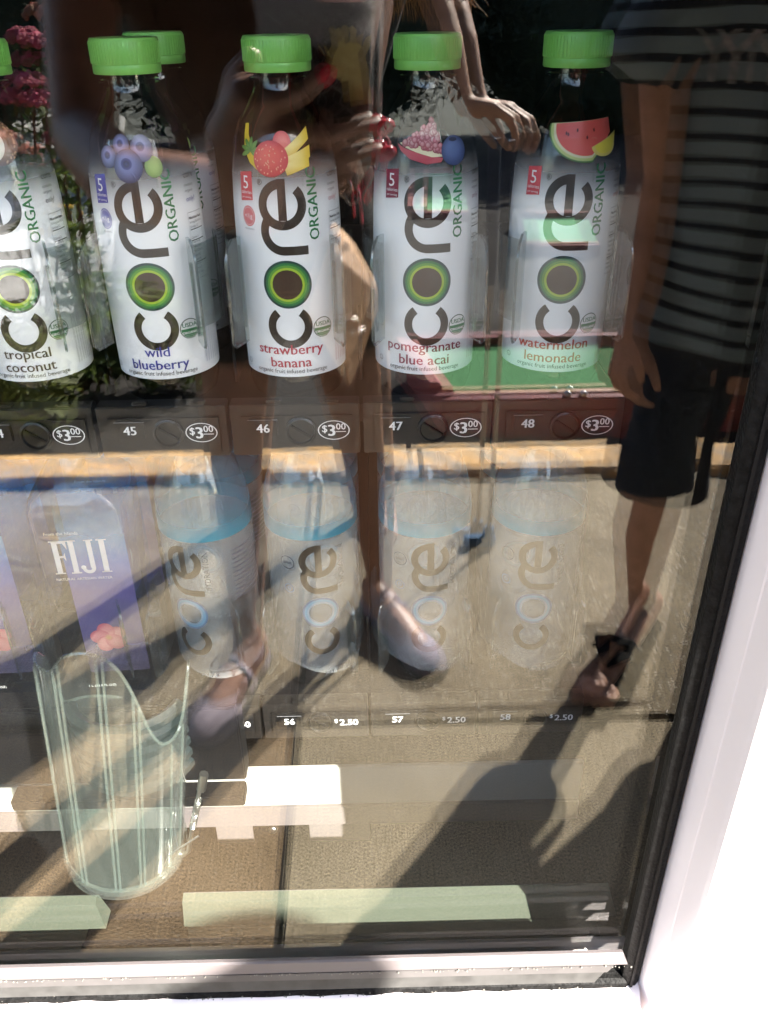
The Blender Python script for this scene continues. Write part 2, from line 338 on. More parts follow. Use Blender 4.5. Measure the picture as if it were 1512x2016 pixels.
class Ink:
    """flat print in (s, z) on a surface; each vertex has its ink colour; layers are 0.07 mm apart"""
    def __init__(s): s.v = []; s.f = []; s.c = []; s.layer = 0
    def add(s, pts, faces, col):
        o = len(s.v)
        s.v += [(p[0], p[1], s.layer) for p in pts]; s.f += [tuple(o + i for i in q) for q in faces]
        s.c += [(*c, 1.0) if len(c) == 3 else c for c in (col if isinstance(col, list) else [col] * len(pts))]
    def up(s): s.layer += 1
    def rect(s, a, b, c, d, col, step=0.003):
        nx = max(1, int(abs(b - a) / step)); ny = 1
        pts = [(a + (b - a) * i / nx, c + (d - c) * j / ny) for j in range(ny + 1) for i in range(nx + 1)]
        s.add(pts, [(j * (nx + 1) + i, j * (nx + 1) + i + 1, (j + 1) * (nx + 1) + i + 1, (j + 1) * (nx + 1) + i) for j in range(ny) for i in range(nx)], col)
    def ring(s, cx, cz, r0, r1, a0=0, a1=360, col=(0, 0, 0), n=44, kx=1.0):
        pts = []; n = max(6, int(n * abs(a1 - a0) / 360))
        for i in range(n + 1):
            a = math.radians(a0 + (a1 - a0) * i / n)
            pts += [(cx + r0 * math.cos(a) * kx, cz + r0 * math.sin(a)), (cx + r1 * math.cos(a) * kx, cz + r1 * math.sin(a))]
        s.add(pts, [(2 * i, 2 * i + 1, 2 * i + 3, 2 * i + 2) for i in range(n)], col)
    def disc(s, cx, cz, r, c_in, c_out=None, n=26, ax=1.0, az=1.0, hx=0.0, hz=0.0, rot=0.0):
        c_out = c_out or c_in; pts = [(cx + hx * r, cz + hz * r)]; cols = [c_in]; f = []; ca, sa = math.cos(rot), math.sin(rot)
        for q in (0.5, 1.0):
            for i in range(n):
                a = 2 * PI * i / n; h = 1 - q; x = r * q * math.cos(a) * ax + h * hx * r; z = r * q * math.sin(a) * az + h * hz * r
                pts.append((cx + x * ca - z * sa, cz + x * sa + z * ca))
                cols.append(tuple(c_in[k] * (0.7 if q == 0.5 else 0) + c_out[k] * (0.3 if q == 0.5 else 1) for k in range(3)))
        for i in range(n):
            j = (i + 1) % n; f.append((0, 1 + i, 1 + j)); f.append((1 + i, 1 + n + i, 1 + n + j, 1 + j))
        s.add(pts, f, cols)
    def poly(s, pts, col): s.add(pts, [tuple(range(len(pts)))], col)
    def text(s, txt, cx, cz, size, col, rot=0, align='CENTER', sx=1.0, spacing=1.0, bold=0.0):
        v, f = text2d(txt, size, align, spacing); ca, sa = math.cos(rot), math.sin(rot)
        for dx in ((-bold, bold) if bold else (0,)):
            s.add([(cx + (x * sx + dx) * ca - y * sa, cz + (x * sx + dx) * sa + y * ca) for x, y in v], f, col)
            if bold: s.layer += 0.3
    def build(s, name, mapf, mat, parent, fine=False):
        if fine:     # wide pieces are cut up so that they follow the round wall
            for it in range(4):
                nf = []; cut = {}
                tri = [t for q in s.f for t in ([q] if len(q) == 3 else [(q[0], q[i], q[i + 1]) for i in range(1, len(q) - 1)] if len(q) == 4 else [])]
                big = [q for q in s.f if len(q) > 4]
                if big:
                    from mathutils.geometry import tessellate_polygon
                    for q in big:
                        tri += [tuple(q[i] for i in t) for t in tessellate_polygon([[Vector((s.v[i][0], s.v[i][1], 0)) for i in q]])]
                def midp(a, b):
                    k = (min(a, b), max(a, b))
                    if k not in cut:
                        A, B = s.v[a], s.v[b]; cut[k] = len(s.v); s.v.append(tuple((A[i] + B[i]) / 2 for i in range(3))); s.c.append(tuple((s.c[a][i] + s.c[b][i]) / 2 for i in range(4)))
                    return cut[k]
                for a, b, c in tri:
                    e = [abs(s.v[i][0] - s.v[j][0]) > .0032 for i, j in ((a, b), (b, c), (c, a))]; n = sum(e)
                    if n == 0: nf.append((a, b, c)); continue
                    while not e[0] or (n == 2 and e[2]):
                        a, b, c = b, c, a; e = e[1:] + e[:1]
                    m1 = midp(a, b)
                    if n == 1: nf += [(a, m1, c), (m1, b, c)]
                    elif n == 2: m2 = midp(b, c); nf += [(a, m1, c), (m1, m2, c), (m1, b, m2)]
                    else: m2 = midp(b, c); m3 = midp(c, a); nf += [(a, m1, m3), (m1, b, m2), (m3, m2, c), (m1, m2, m3)]
                s.f = nf
        me = bpy.data.meshes.new(name); me.from_pydata([mapf(*p) for p in s.v], [], s.f); me.materials.append(mat)
        at = me.color_attributes.new('ink', 'FLOAT_COLOR', 'POINT'); at.data.foreach_set('color', [x for c in s.c for x in c])
        me.update(); o = bpy.data.objects.new(name, me); COL.objects.link(o); o.parent = parent
        return o

def grow(mb, name, mat, parent, voxel=0.005, smooth=6, fac=0.5):
    """weld overlapping closed shapes into one continuous skin"""
    o = mb.build(name, mat, parent)
    r = o.modifiers.new('weld', 'REMESH'); r.mode = 'VOXEL'; r.voxel_size = voxel
    if smooth:
        s2 = o.modifiers.new('soften', 'SMOOTH'); s2.iterations = smooth; s2.factor = fac
    bpy.context.view_layer.update()
    ev = o.evaluated_get(bpy.context.evaluated_depsgraph_get()); me = bpy.data.meshes.new_from_object(ev)
    o.modifiers.clear(); old = o.data; o.data = me; bpy.data.meshes.remove(old)
    if not me.materials: me.materials.append(mat)
    me.polygons.foreach_set('use_smooth', [True] * len(me.polygons)); me.update()
    return o

# ================================================================== the ground
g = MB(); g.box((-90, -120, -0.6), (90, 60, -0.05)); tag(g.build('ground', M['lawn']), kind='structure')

def patch(x0, x1, y0, y1, nx, ny, z, amp, name, mat, parent=None, f=3.0, thick=0.04):
    mb = MB(); v = []
    for j in range(ny + 1):
        for i in range(nx + 1):
            x = x0 + (x1 - x0) * i / nx; y = y0 + (y1 - y0) * j / ny
            v.append((x, y, z + amp * noise.noise(Vector((x * f, y * f, 3.1)))))
    fc = [(j * (nx + 1) + i, j * (nx + 1) + i + 1, (j + 1) * (nx + 1) + i + 1, (j + 1) * (nx + 1) + i) for j in range(ny) for i in range(nx)]
    mb.add(v, fc)
    return mb.build(name, mat, parent, smooth=True)
tag(patch(-7, 9, -9, -1.9, 90, 40, -0.02, 0.05, 'planting_bed', M['soil'], f=4), kind='structure')

b = MB(); b.box((-5, -1.845, -0.3), (6, 1.2, -0.014))
pave = tag(b.build('pavement', M['joint']), kind='structure')
def slab(x0, x1, y0, y1, mat):
    mb = MB(); r = 0.007
    mb.box((x0 + r, y0 + r, -0.1), (x1 - r, y1 - r, 0.0)); return mb.build('slab', mat, pave, bevel=0.004)
xs = [-4.9, -3.3, -1.73, -0.158, 1.42, 2.99, 4.5]
for i in range(len(xs) - 1):
    slab(xs[i], xs[i + 1], -1.84, -0.885, M['far'])
    slab(xs[i], xs[i + 1], -0.885, 1.15, M['near'] if xs[i] > -0.5 or i == 0 else M['nearbrown'])

def curb_piece(x0, x1):
    mb = MB(); n = int((x1 - x0) / 0.02); v = []
    prof = [(-1.842, -0.08), (-1.842, 0.018), (-1.85, 0.03), (-1.90, 0.034), (-1.955, 0.034), (-1.985, 0.03), (-1.995, -0.08)]
    for i in range(n + 1):
        x = x0 + (x1 - x0) * i / n
        for k, (y, z) in enumerate(prof):
            q = 0.006 * noise.noise(Vector((x * 25, y * 40, z * 40))) + 0.006 * noise.noise(Vector((x * 6, k, 1)))
            v.append((x, y + q, z + (q if z > 0 else 0)))
    m = len(prof)
    f = [(i * m + k, i * m + k + 1, (i + 1) * m + k + 1, (i + 1) * m + k) for i in range(n) for k in range(m - 1)]
    f += [tuple(range(m)), tuple(n * m + k for k in range(m))]
    mb.add(v, f); return mb.build('curb_stone', M['curb'], None)
cs = [-4.4, -2.95, -1.36, 0.135, 1.62, 3.1]
curb = thing('curb', 'worn yellow painted kerb along the far edge of the pavement', 'kerb', (0, -1.9, 0))
for i in range(len(cs) - 1):
    o = curb_piece(cs[i] + 0.008, cs[i + 1] - 0.008); o.parent = curb; o.location = (0, 1.9, 0)

gp = MB(); gp.prism([(-1.02, -2.75), (-1.5, -2.75), (-5.0, -11), (-2.9, -11)], 'z', -0.03, 0.02)
tag(gp.build('path', M['greyconc']), kind='structure')

# ------------------------------------------------------------------ mini golf course behind the kerb
def green(x0, x1, y0, y1, z, label, turf, side, slant=0.0, bolts=()):
    t = thing('putting_green', label, 'putting green', ((x0 + x1) / 2, y0, 0)); off = t.location
    def B(name, mat, pts, z0, z1):
        m = MB(); m.prism([(p[0] - off.x, p[1] - off.y) for p in pts], 'z', z0, z1); return m.build(name, mat, t, bevel=0.003)
    B('turf', turf, [(x0, y0 - 0.06), (x1, y0 - 0.06), (x1 + slant, y1), (x0 + slant, y1)], -0.03, z)
    B('front_board', M['maroon'], [(x0 - 0.04, y0), (x1, y0), (x1, y0 - 0.034), (x0 - 0.04, y0 - 0.034)], -0.04, z + 0.004)
    B('edging', M['tan'], [(x0, y0 - 0.036), (x1, y0 - 0.036), (x1, y0 - 0.066), (x0, y0 - 0.066)], -0.04, z + 0.009)
    B('side_board', side, [(x0 - 0.042, y0 - 0.036), (x0 - 0.002, y0 - 0.036), (x0 + slant - 0.002, y1), (x0 + slant - 0.042, y1)], -0.04, z + 0.035)
    B('back_board', M['maroon'], [(x0 + slant, y1 - 0.002), (x1 + slant, y1 - 0.002), (x1 + slant, y1 - 0.04), (x0 + slant, y1 - 0.04)], -0.04, z + 0.035)
    for bx in bolts:
        m = MB(); m.lathe([(0.012, 0), (0.014, 0.006), (0.010, 0.014), (0.004, 0.017)], 12, (bx - off.x, y0 - 0.017 - off.y, z + 0.004)); m.build('bolt', M['steel'], t, smooth=True)
    return t
green(0.255, 1.7, -2.15, -2.62, 0.11, 'green putting felt framed by a maroon front board just beyond the yellow kerb', M['turf'], M['coral'], slant=-0.09, bolts=(0.61, 0.66))  # felt cut short where shade starts; the shade edge is its shape
green(0.92, 1.24, -4.35, -5.0, 0.03, 'small pale green putting felt farther back on the right', M['turflight'], M['soil'], 0.08)
green(0.36, 0.62, -5.2, -6.6, 0.03, 'narrow pale green putting felt with faded red side board', M['turflight'], M['coral'], 0.1)

# ------------------------------------------------------------------ plants
def leaves(mb, c, rad, n, size, rng, mi=0, shell=0.45, flat=0.0):
    for _ in range(n):
        d = Vector((rng.gauss(0, 1), rng.gauss(0, 1), rng.gauss(0, 1))).normalized() * (shell + (1 - shell) * rng.random())
        p = Vector((c[0] + d.x * rad[0], c[1] + d.y * rad[1], c[2] + d.z * rad[2]))
        a = Vector((rng.gauss(0, 1), rng.gauss(0, 1), rng.gauss(0, 0.6))).normalized(); q = Vector((rng.gauss(0, 1), rng.gauss(0, 1), rng.gauss(0, 1))).normalized()
        w = a.cross(q).normalized(); s = size * (0.6 + 0.8 * rng.random()); nn = a.cross(w)
        mb.add([p - a * s, p + w * s * 0.42 + nn * s * .12, p + a * s, p - w * s * 0.42 + nn * s * .12], [(0, 1, 2), (0, 2, 3)], mi)

def plant(x, y, heads, label, seed, mathead, low):
    rng = random.Random(seed); t = thing('flowering_plant', label, 'plant', (x, y, 0), 'flowering plants in the bed left of the putting green')
    sb = MB(); lb = MB(); fb = []
    for hx, hy, hz, r in heads:
        P = [Vector((hx * 0.15, hy * 0.15, -0.05)), Vector((hx * 0.5, hy * 0.6, hz * 0.55)), Vector((hx, hy, hz))]
        sb.tube(P, [0.006, 0.005, 0.004], 6)
        for i in range(22):
            q = rng.random(); p = P[0].lerp(P[1], q * 2) if q < .5 else P[1].lerp(P[2], q * 2 - 1)
            leaves(lb, p, (0.05, 0.05, 0.03), 2, 0.034, rng)
        m = MB()
        for i in range(110):
            a = rng.random() * 2 * PI; d = r * 1.15 * math.sqrt(rng.random()); zz = 0.022 * (1 - (d / r) ** 2)
            m.ball((hx + d * math.cos(a), hy + d * math.sin(a), hz + zz + rng.random() * .01), 0.0075, 6, 4)
        o = m.build('flower_head', mathead, t)
        fb.append(o)
    leaves(lb, (0, 0, 0.16), (0.2, 0.16, 0.16), low, 0.05, rng)
    sb.build('stem', M['stem'], t); tag(lb.build('foliage', M['leaf'], t), kind='stuff')
    return t
def head(px, py, r=.035):
    return (-.907 + (px - 110) * .00169 - (py - 40) * .00028, 1.147 - (py - 40) * .00138, r)
def mk(cx, cy, pts, label, seed, mat, low=70):
    H = []
    for px, py, r in pts:
        X, Z, rr = head(px, py, r); k = (cy - .32) / (-2.6 - .32); H.append((X * k - cx, random.Random(px).uniform(-.03, .03), 1.2 + (Z - 1.2) * k, rr))
    return plant(cx, cy, H, label, seed, mat, low)
mk(-0.96, -2.6, [(105, 30, .035), (150, 28, .03), (145, 75, .03)], 'tall plant with dusty pink flower heads, highest of the bed', 1, M['sedumor'])
mk(-1.0, -2.5, [(70, 75, .03), (105, 85, .04), (145, 120, .035), (75, 118, .035)], 'plant with bright pink flat flower heads in the middle of the bed', 2, M['sedum'])
mk(-1.1, -2.4, [(65, 160, .04), (95, 196, .045), (35, 192, .04), (130, 277, .035)], 'plant with low magenta flower heads nearest the kerb', 3, M['sedum'])
mk(-1.1, -3.2, [(60, 300, .05), (20, 270, .05), (95, 330, .04)], 'low rust coloured flowers beside the grey path', 4, M['sedumor'], 40)
mk(-1.0, -3.0, [(130, 430, .05), (110, 475, .05)], 'small yellow flowers near the corner of the grey path', 5, M['yellowfl'], 60)
rng = random.Random(11)
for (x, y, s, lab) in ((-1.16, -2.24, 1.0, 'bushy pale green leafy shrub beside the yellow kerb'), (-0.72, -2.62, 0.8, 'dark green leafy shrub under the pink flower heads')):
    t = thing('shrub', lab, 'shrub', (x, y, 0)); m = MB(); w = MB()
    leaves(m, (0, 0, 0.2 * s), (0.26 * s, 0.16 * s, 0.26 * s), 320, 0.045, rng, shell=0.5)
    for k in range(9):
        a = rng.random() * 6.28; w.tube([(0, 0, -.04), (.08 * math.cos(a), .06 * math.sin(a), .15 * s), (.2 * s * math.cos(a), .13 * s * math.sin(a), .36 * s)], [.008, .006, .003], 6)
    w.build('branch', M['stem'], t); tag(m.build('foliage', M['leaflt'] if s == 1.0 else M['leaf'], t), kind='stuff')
for i, (x, y, r, h) in enumerate(((-4.5, -9.5, 2.4, 3.4), (-0.8, -8.6, 2.2, 3.0), (2.6, -9.2, 2.3, 3.2), (6.0, -8.6, 2.4, 3.3), (-8.5, -11.5, 2.6, 3.6))):
    t = thing('hedge', ['dark evergreen hedge at the left behind the grey path', 'dark evergreen hedge behind the narrow putting felt', 'dark evergreen hedge behind the small putting felt',
                        'dark evergreen hedge at the far right of the course', 'far left dark evergreen hedge beyond the end of the path'][i], 'hedge', (x, y, 0))
    m = MB(); m.ball((0, 0, h * .45), (r * .8, .8, h * .5), 14, 8); m.build('stem_mass', M['leafdk'], t)
    m = MB(); leaves(m, (0, 0, h * .48), (r, 1.1, h * .55), 7000, 0.06, rng, shell=0.75); tag(m.build('foliage', M['leafdk'], t), kind='stuff')

# ------------------------------------------------------------------ building wall behind and an added, unseen shade roof in front of the machine
m = MB(); m.box((-5, 1.0, 0), (6, 1.3, 4.2)); tag(m.build('wall', M['stucco']), 'plain stucco building wall behind the drinks machine', 'wall')
aw = thing('shade_roof', 'added timber shade roof on posts, unseen above the pavement before the machine', 'porch roof', (0.5, -1.2, 0))
m = MB(); m.box((-3.6, -.03, 2.085), (4.6, .03, 2.783)); m.build('shade_beam', M['shaderoof'], aw)  # added; its lower edge puts the upper bottles in shade
m = MB(); m.box((-3.6, -.10, 2.785), (4.6, 2.19, 2.83)); m.build('shade_deck', M['shaderoof'], aw)  # added to keep overhead sky light off the pavement
for x in (-3.5, 4.5):
    m = MB(); m.box((x - .06, .035, 0), (x + .06, .155, 2.78)); m.build('shade_post', M['shaderoof'], aw)

# ================================================================== drinks machine
vm = thing('vending_machine', 'white framed glass front drinks machine filling the picture', 'vending machine', (0, 0, 0))
XL, XR = -0.60, 0.155; ZB, ZT = 0.66, 1.66
c = MB()
c.box((XL - .12, .03, .10), (XL - .09, .85, 1.80)); c.box((XR + .19, .03, .10), (XR + .22, .85, 1.80))
c.box((XL - .09, .82, .10), (XR + .19, .85, 1.80)); c.box((XL - .09, .03, 1.77), (XR + .19, .82, 1.80)); c.box((XL - .09, .03, .10), (XR + .19, .82, .13))
c.build('cabinet', M['plate'], vm)
c = MB()
c.box((XL - .088, .815, .132), (XR + .188, .8185, 1.768)); c.box((XL - .088, .04, .44), (XR + .188, .813, .45))
c.box((XL - .0885, .04, .452), (XL - .07, .813, 1.768)); c.box((XR + .045, .05, .452), (XR + .06, .813, 1.768)); c.box((XL - .068, .04, 1.74), (XR + .043, .813, 1.765))
c.build('liner', M['inner'], vm)
for x in (XL, XR + .1):
    c = MB(); c.tube([(x, .3, 0), (x, .3, .10)], [.03, .025], 12); c.build('foot', M['black'], vm, smooth=True)
# glass: two panes a finger apart, the rear one a hair out of true
def pane(y, yaw):
    c = MB(); c.box((XL - XR, -.002, 0), (0, .002, ZT - ZB)); o = c.build('glass_pane', M['pane'], vm); o.location = (XR, y, ZB); o.rotation_euler = (0, 0, yaw); return o
pane(0.002, 0); pane(0.0175, math.radians(0.45))
# door frame: right stile, left stile, bottom and top rails with sloped inner faces
def frame_profile(s):     # (offset outwards from the glass edge, y)
    return [(.009, .028), (.009, -.004), (.0140, -.0165), (.0146, -.0172), (.0188, -.0295), (.0200, -.0325), (.0222, -.0348), (.026, -.036), (.05, -.036), (.186, -.036), (.19, -.032), (.19, .028)]
c = MB(); c.prism([(XR + a, y) for a, y in frame_profile(1)], 'z', .12, 1.86); c.build('door_stile', M['whitefr'], vm, bevel=.0006)
c = MB(); c.prism([(XL - a, y) for a, y in frame_profile(1)], 'z', .12, 1.86); c.build('door_stile', M['whitefr'], vm, bevel=.0006)
zb = .652
bp = [(.028, zb), (-.0075, zb), (-.0095, zb - .001), (-.020, zb - .0115), (-.027, zb - .019), (-.0312, zb - .028), (-.032, zb - .04), (-.032, .52), (.028, .52)]
c = MB(); c.prism(bp, 'x', XL - .0075, XR + .008); c.build('door_rail', M['whitefr'], vm, smooth=True)
c = MB(); c.box((XL - .0075, -.034, .122), (XR + .008, .028, .5185)); c.build('bounce_block_panel', M['inner'], vm)  # unseen dark panel, added to cut sunlight bounced onto the pavement
bp = [(y, 1.655 + (zb - z)) for y, z in bp[:-2]] + [(-.032, 1.858), (.028, 1.858)]
c = MB(); c.prism(bp, 'x', XL - .0075, XR + .008); c.build('door_rail', M['whitefr'], vm, smooth=True)
for (x0, x1) in ((XR - .0025, XR + .0088), (XL - .0088, XL + .0025)):
    c = MB(); c.prism([(x0, .004), (x0, -.0035), (x0 + .003, -.006), (x1 - .003, -.006), (x1, -.003), (x1, .004)], 'z', zb, 1.655); c.build('gasket', M['gasket'], vm, smooth=True)
    c = MB(); c.box((x0 + .0045, -.0072, zb), (x0 + .0062, -.0061, 1.655)); c.build('gasket_lip', M['black'], vm)
c = MB(); n = 150; v = []
for i in range(n + 1):
    x = XL + (XR - XL) * i / n; q = .0012 * noise.noise(Vector((x * 60, 0, 0)))
    v += [(x, .004, zb + .0002), (x, -.0075 + q, zb + .0002), (x, -.0065, zb + .0035 + q), (x, -.004, zb + .0055 + q), (x, .004, zb + .006)]
c.add(v, [(i * 5 + k, i * 5 + k + 1, i * 5 + 5 + k + 1, i * 5 + 5 + k) for i in range(n) for k in range(4)]); c.build('sill_gasket', M['gasket'], vm)
# trim bar over the foot of the glass, chamfered at its right end
def bar(name, prof, x0, x1, cut, mat):
    c = MB(); m = len(prof); z0 = min(p[1] for p in prof); z1 = max(p[1] for p in prof)
    v = [(x0, y, z) for y, z in prof] + [(x1 - cut * (z1 - z) / (z1 - z0), y, z) for y, z in prof]
    c.add(v, [(i, (i + 1) % m, m + (i + 1) % m, m + i) for i in range(m)] + [tuple(range(m - 1, -1, -1)), tuple(range(m, 2 * m))]); return c.build(name, mat, vm)
bar('sill_trim', [(-.0015, .6845), (-.004, .6852), (-.0052, .6845), (-.0060, .6755), (-.0015, .6755)], XL, XR - .006, -.004, M['trim'])
bar('sill_trim', [(-.0015, .675), (-.0064, .675), (-.0072, .6695), (-.0015, .6695)], XL, XR - .0105, .004, M['trimmid'])
bar('sill_trim', [(-.0015, .669), (-.0062, .669), (-.0074, .659), (-.0015, .659)], XL, XR - .0155, .006, M['trimdk'])
rg = random.Random(5)
c = MB()
for i in range(600):
    x = rg.uniform(XL, XR); s = rg.uniform(.0002, .0007); y = rg.uniform(-.0085, -.0045); z = zb + .0005 + max(0, (y + .0075)) * 1.3
    if rg.random() < .4: y = rg.uniform(-.0078, -.0065); z = .6754
    c.ball((x, y, z), s, 5, 3)
tag(c.build('sill_dust', M['dust'], vm), kind='stuff')

PITCH = .081; COLX = lambda k: -.048 + (k - 46) * PITCH
def price_sticker(x, y, z, big, par, z_txt):
    k = Ink(); wht = (.8, .8, .82)
    if big:
        k.disc(0, 0, .0098, (.008, .008, .009), ax=1.0, az=.66); k.up()
        k.ring(0, 0, .0091, .0098, col=wht, kx=1.0)
        k.v = [(p[0], p[1] * (.66 if abs(math.hypot(p[0], p[1])) > .0085 and p[2] == 1 else 1), p[2]) for p in k.v]
        k.text('3', -.0012, -.0038, .0108, wht, bold=.00035); k.text('$', -.0056, -.0012, .0068, wht, bold=.0001); k.text('00', .0044, .0004, .0062, wht, bold=.0001)
        k.rect(.0012, .0074, -.0012, -.0007, wht)
    else:
        k.rect(-.0105, .0105, -.0062, .0062, (.008, .008, .009)); k.up()
        k.text('2.50', .0014, -.003, .0082, wht, bold=.00022); k.text('$', -.0081, -.0002, .005, wht, bold=.0001)
    return k.build('price_sticker', lambda s, zz, l: (x + s, y - .00012 * (l + 1), z + zz), M['ink'], par)
def number_plate(x, y, z, txt, par):
    c = MB(); c.box((x - .0092, y - .0012, z - .0056), (x + .0092, y + .001, z + .0056)); o = c.build('number_plate', M['plate'], par, bevel=.0006)
    k = Ink(); k.text(txt, 0, -.0029, .0082, (.8, .8, .82), bold=.0002); k.rect(-.0092, .0092, .00535, .00565, (.25, .25, .26))
    k.build('number_print', lambda s, zz, l: (x + s, y - .00128 - .00005 * l, z + zz), M['ink'], par); return o
def arm_mesh(sgn):
    """one clear retaining arm: a curved band round the bottle ending in an outward flap with a rib"""
    c = MB(); R = .0365; n = 10; z0, z1 = .047, .101; t = .0012; v = []
    for i in range(n + 1):
        a = math.radians(115 - 70 * i / n) * sgn
        for rr in (R, R + t):
            for z in (z0 + .002, z1 - .004): v.append((rr * math.sin(a), -rr * math.cos(a), z))
    f = []
    for i in range(n):
        o = i * 4; f += [(o, o + 1, o + 5, o + 4), (o + 2, o + 6, o + 7, o + 3), (o + 1, o + 3, o + 7, o + 5), (o, o + 4, o + 6, o + 2)]
    f += [(0, 2, 3, 1), (n * 4, n * 4 + 1, n * 4 + 3, n * 4 + 2)]; c.add(v, f)
    a = math.radians(45) * sgn; p = Vector((R * math.sin(a), -R * math.cos(a), 0)); d = Vector((math.sin(a * .5), -math.cos(a * .5), 0)); w = d.cross(Vector((0, 0, 1)))
    L = .017; prof = [(0, z0 - .006), (L - .003, z0 - .006), (L, z0 - .003), (L, z1 - .010), (L - .003, z1 - .003), (L - .009, z1 + .001), (0, z1 + .001)]
    m = len(prof); v = [p + d * q + Vector((0, 0, z)) + w * .0008 for q, z in prof] + [p + d * q + Vector((0, 0, z)) - w * .0008 for q, z in prof]
    c.add(v, [(i, (i + 1) % m, m + (i + 1) % m, m + i) for i in range(m)] + [tuple(range(m)), tuple(range(2 * m - 1, m - 1, -1))])
    for q in (.0055, .0078):
        c.tube([p + d * q + Vector((0, 0, z0)) + w * .0012, p + d * q + Vector((0, 0, z1 - .012)) + w * .0012], .0006, 6)
    # rim of the flap
    c.tube([p + d * q + Vector((0, 0, z)) for q, z in prof[:-1]], .0008, 6)
    return c
ARM = {}
def shelf(z, yf, cols, numbers, big, depth=.5):
    s = MB(); x0 = COLX(cols[0]) - PITCH * .5; x1 = COLX(cols[-1]) + PITCH * .5
    s.box((x0, yf + .012, z - .010), (x1, yf + depth, z)); sh = s.build('shelf', M['black'], vm); zz0 = z; z = z + .0025 if big else z
    for k, num in zip(cols, numbers):
        x = COLX(k); c = MB(); w = PITCH / 2 - .0012
        c.box((x - w, yf, z - .0305), (x + w, yf + .012, z + .0035)); c.box((x - w + .006, yf - .0012, z - .0265), (x + w - .004, yf, z - .003))
        c.box((x - .017, yf + .001, z + .0035), (x - .008, yf + .006, z + .0058)); c.box((x + .018, yf + .001, z + .0035), (x + .027, yf + .006, z + .0058))
        c.build('strip_module', M['brownstrip'], sh, bevel=.0007)
        c = MB(); c.lathe([(.0096, 0), (.0096, .0016), (.0082, .0022), (.0075, .0008), (.003, .0006)], 28); o = c.build('knob', M['plate'], sh, smooth=True); o.location = (x + .0035, yf - .0012, z - .0135); o.rotation_euler = (PI / 2, 0, 0)
        c = MB(); c.box((-.007, -.0009, -.0006), (.007, .0009, .0006)); o = c.build('knob_slot', M['black'], sh); o.location = (x + .0035, yf - .0022, z - .0135); o.rotation_euler = (0, .6, 0)
        number_plate(x - .0195, yf - .0012, z - .011, num, sh)
        price_sticker(x + .0235, yf - .0013, z - .0135, big, sh, 0)
        # ribbed side walls between the columns
        c = MB(); c.box((x + PITCH / 2 - .001, yf + .045, z + .0002), (x + PITCH / 2 + .001, yf + depth, z + .05)); c.build('divider', M['black'], sh)
        for sg in (-1, 1):
            if sg not in ARM: o = arm_mesh(sg).build('retainer_arm', M['arm'], sh, smooth=True); ARM[sg] = o
            else: o = ARM[sg].copy(); COL.objects.link(o); o.parent = sh
            o.location = (x, yf + .0425, zz0 if big else zz0 - .01)
    return sh
shelf(.9825, .16, [43, 44, 45, 46, 47, 48], ['43', '44', '45', '46', '47', '48'], True)
shelf(.745, .155, [43, 44, 45, 46, 47, 48], ['53', '54', '55', '56', '57', '58'], False)

c = MB(); c.box((XL - .066, .235, 1.245), (XR + .043, .66, 1.2525)); c.build('shelf', M['black'], vm)  # unseen upper shelf, set back to shade only the rear bottles

# white apron deep under the lower shelf, ledges and sill rails inside the door
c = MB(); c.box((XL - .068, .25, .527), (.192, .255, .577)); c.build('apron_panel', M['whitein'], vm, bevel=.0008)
c = MB(); c.prism([(.254, .526), (.2475, .526), (.2455, .504), (.254, .504)], 'x', XL - .068, .192); c.build('apron_lip', M['trim'], vm)
for x0, x1 in ((-.164, -.128), (-.072, -.012)):
    c = MB(); c.box((x0, .25, .474), (x1, .253, .5035)); c.build('apron_tab', M['trim'], vm, bevel=.0006)
c = MB(); c.ball((-.108, .252, .49), (.0045, .003, .0045), 10, 6); c.build('glint_bead', M['steel'], vm, smooth=True)  # added steel bead standing in for a sun glint
for x0, x1 in ((-.5, -.205), (-.143, .162)):
    bar('sill_rail', [(.072, .648), (.070, .650), (.064, .648), (.058, .629), (.072, .629)], x0, x1, -.006, M['rail'])
    bar('sill_rail', [(.072, .6275), (.057, .6275), (.055, .617), (.072, .617)], x0 + .002, x1 - .007, .004, M['rail'])
    bar('sill_rail', [(.072, .615), (.054, .615), (.054, .604), (.072, .604)], x0 + .003, x1 - .013, .004, M['rail'])

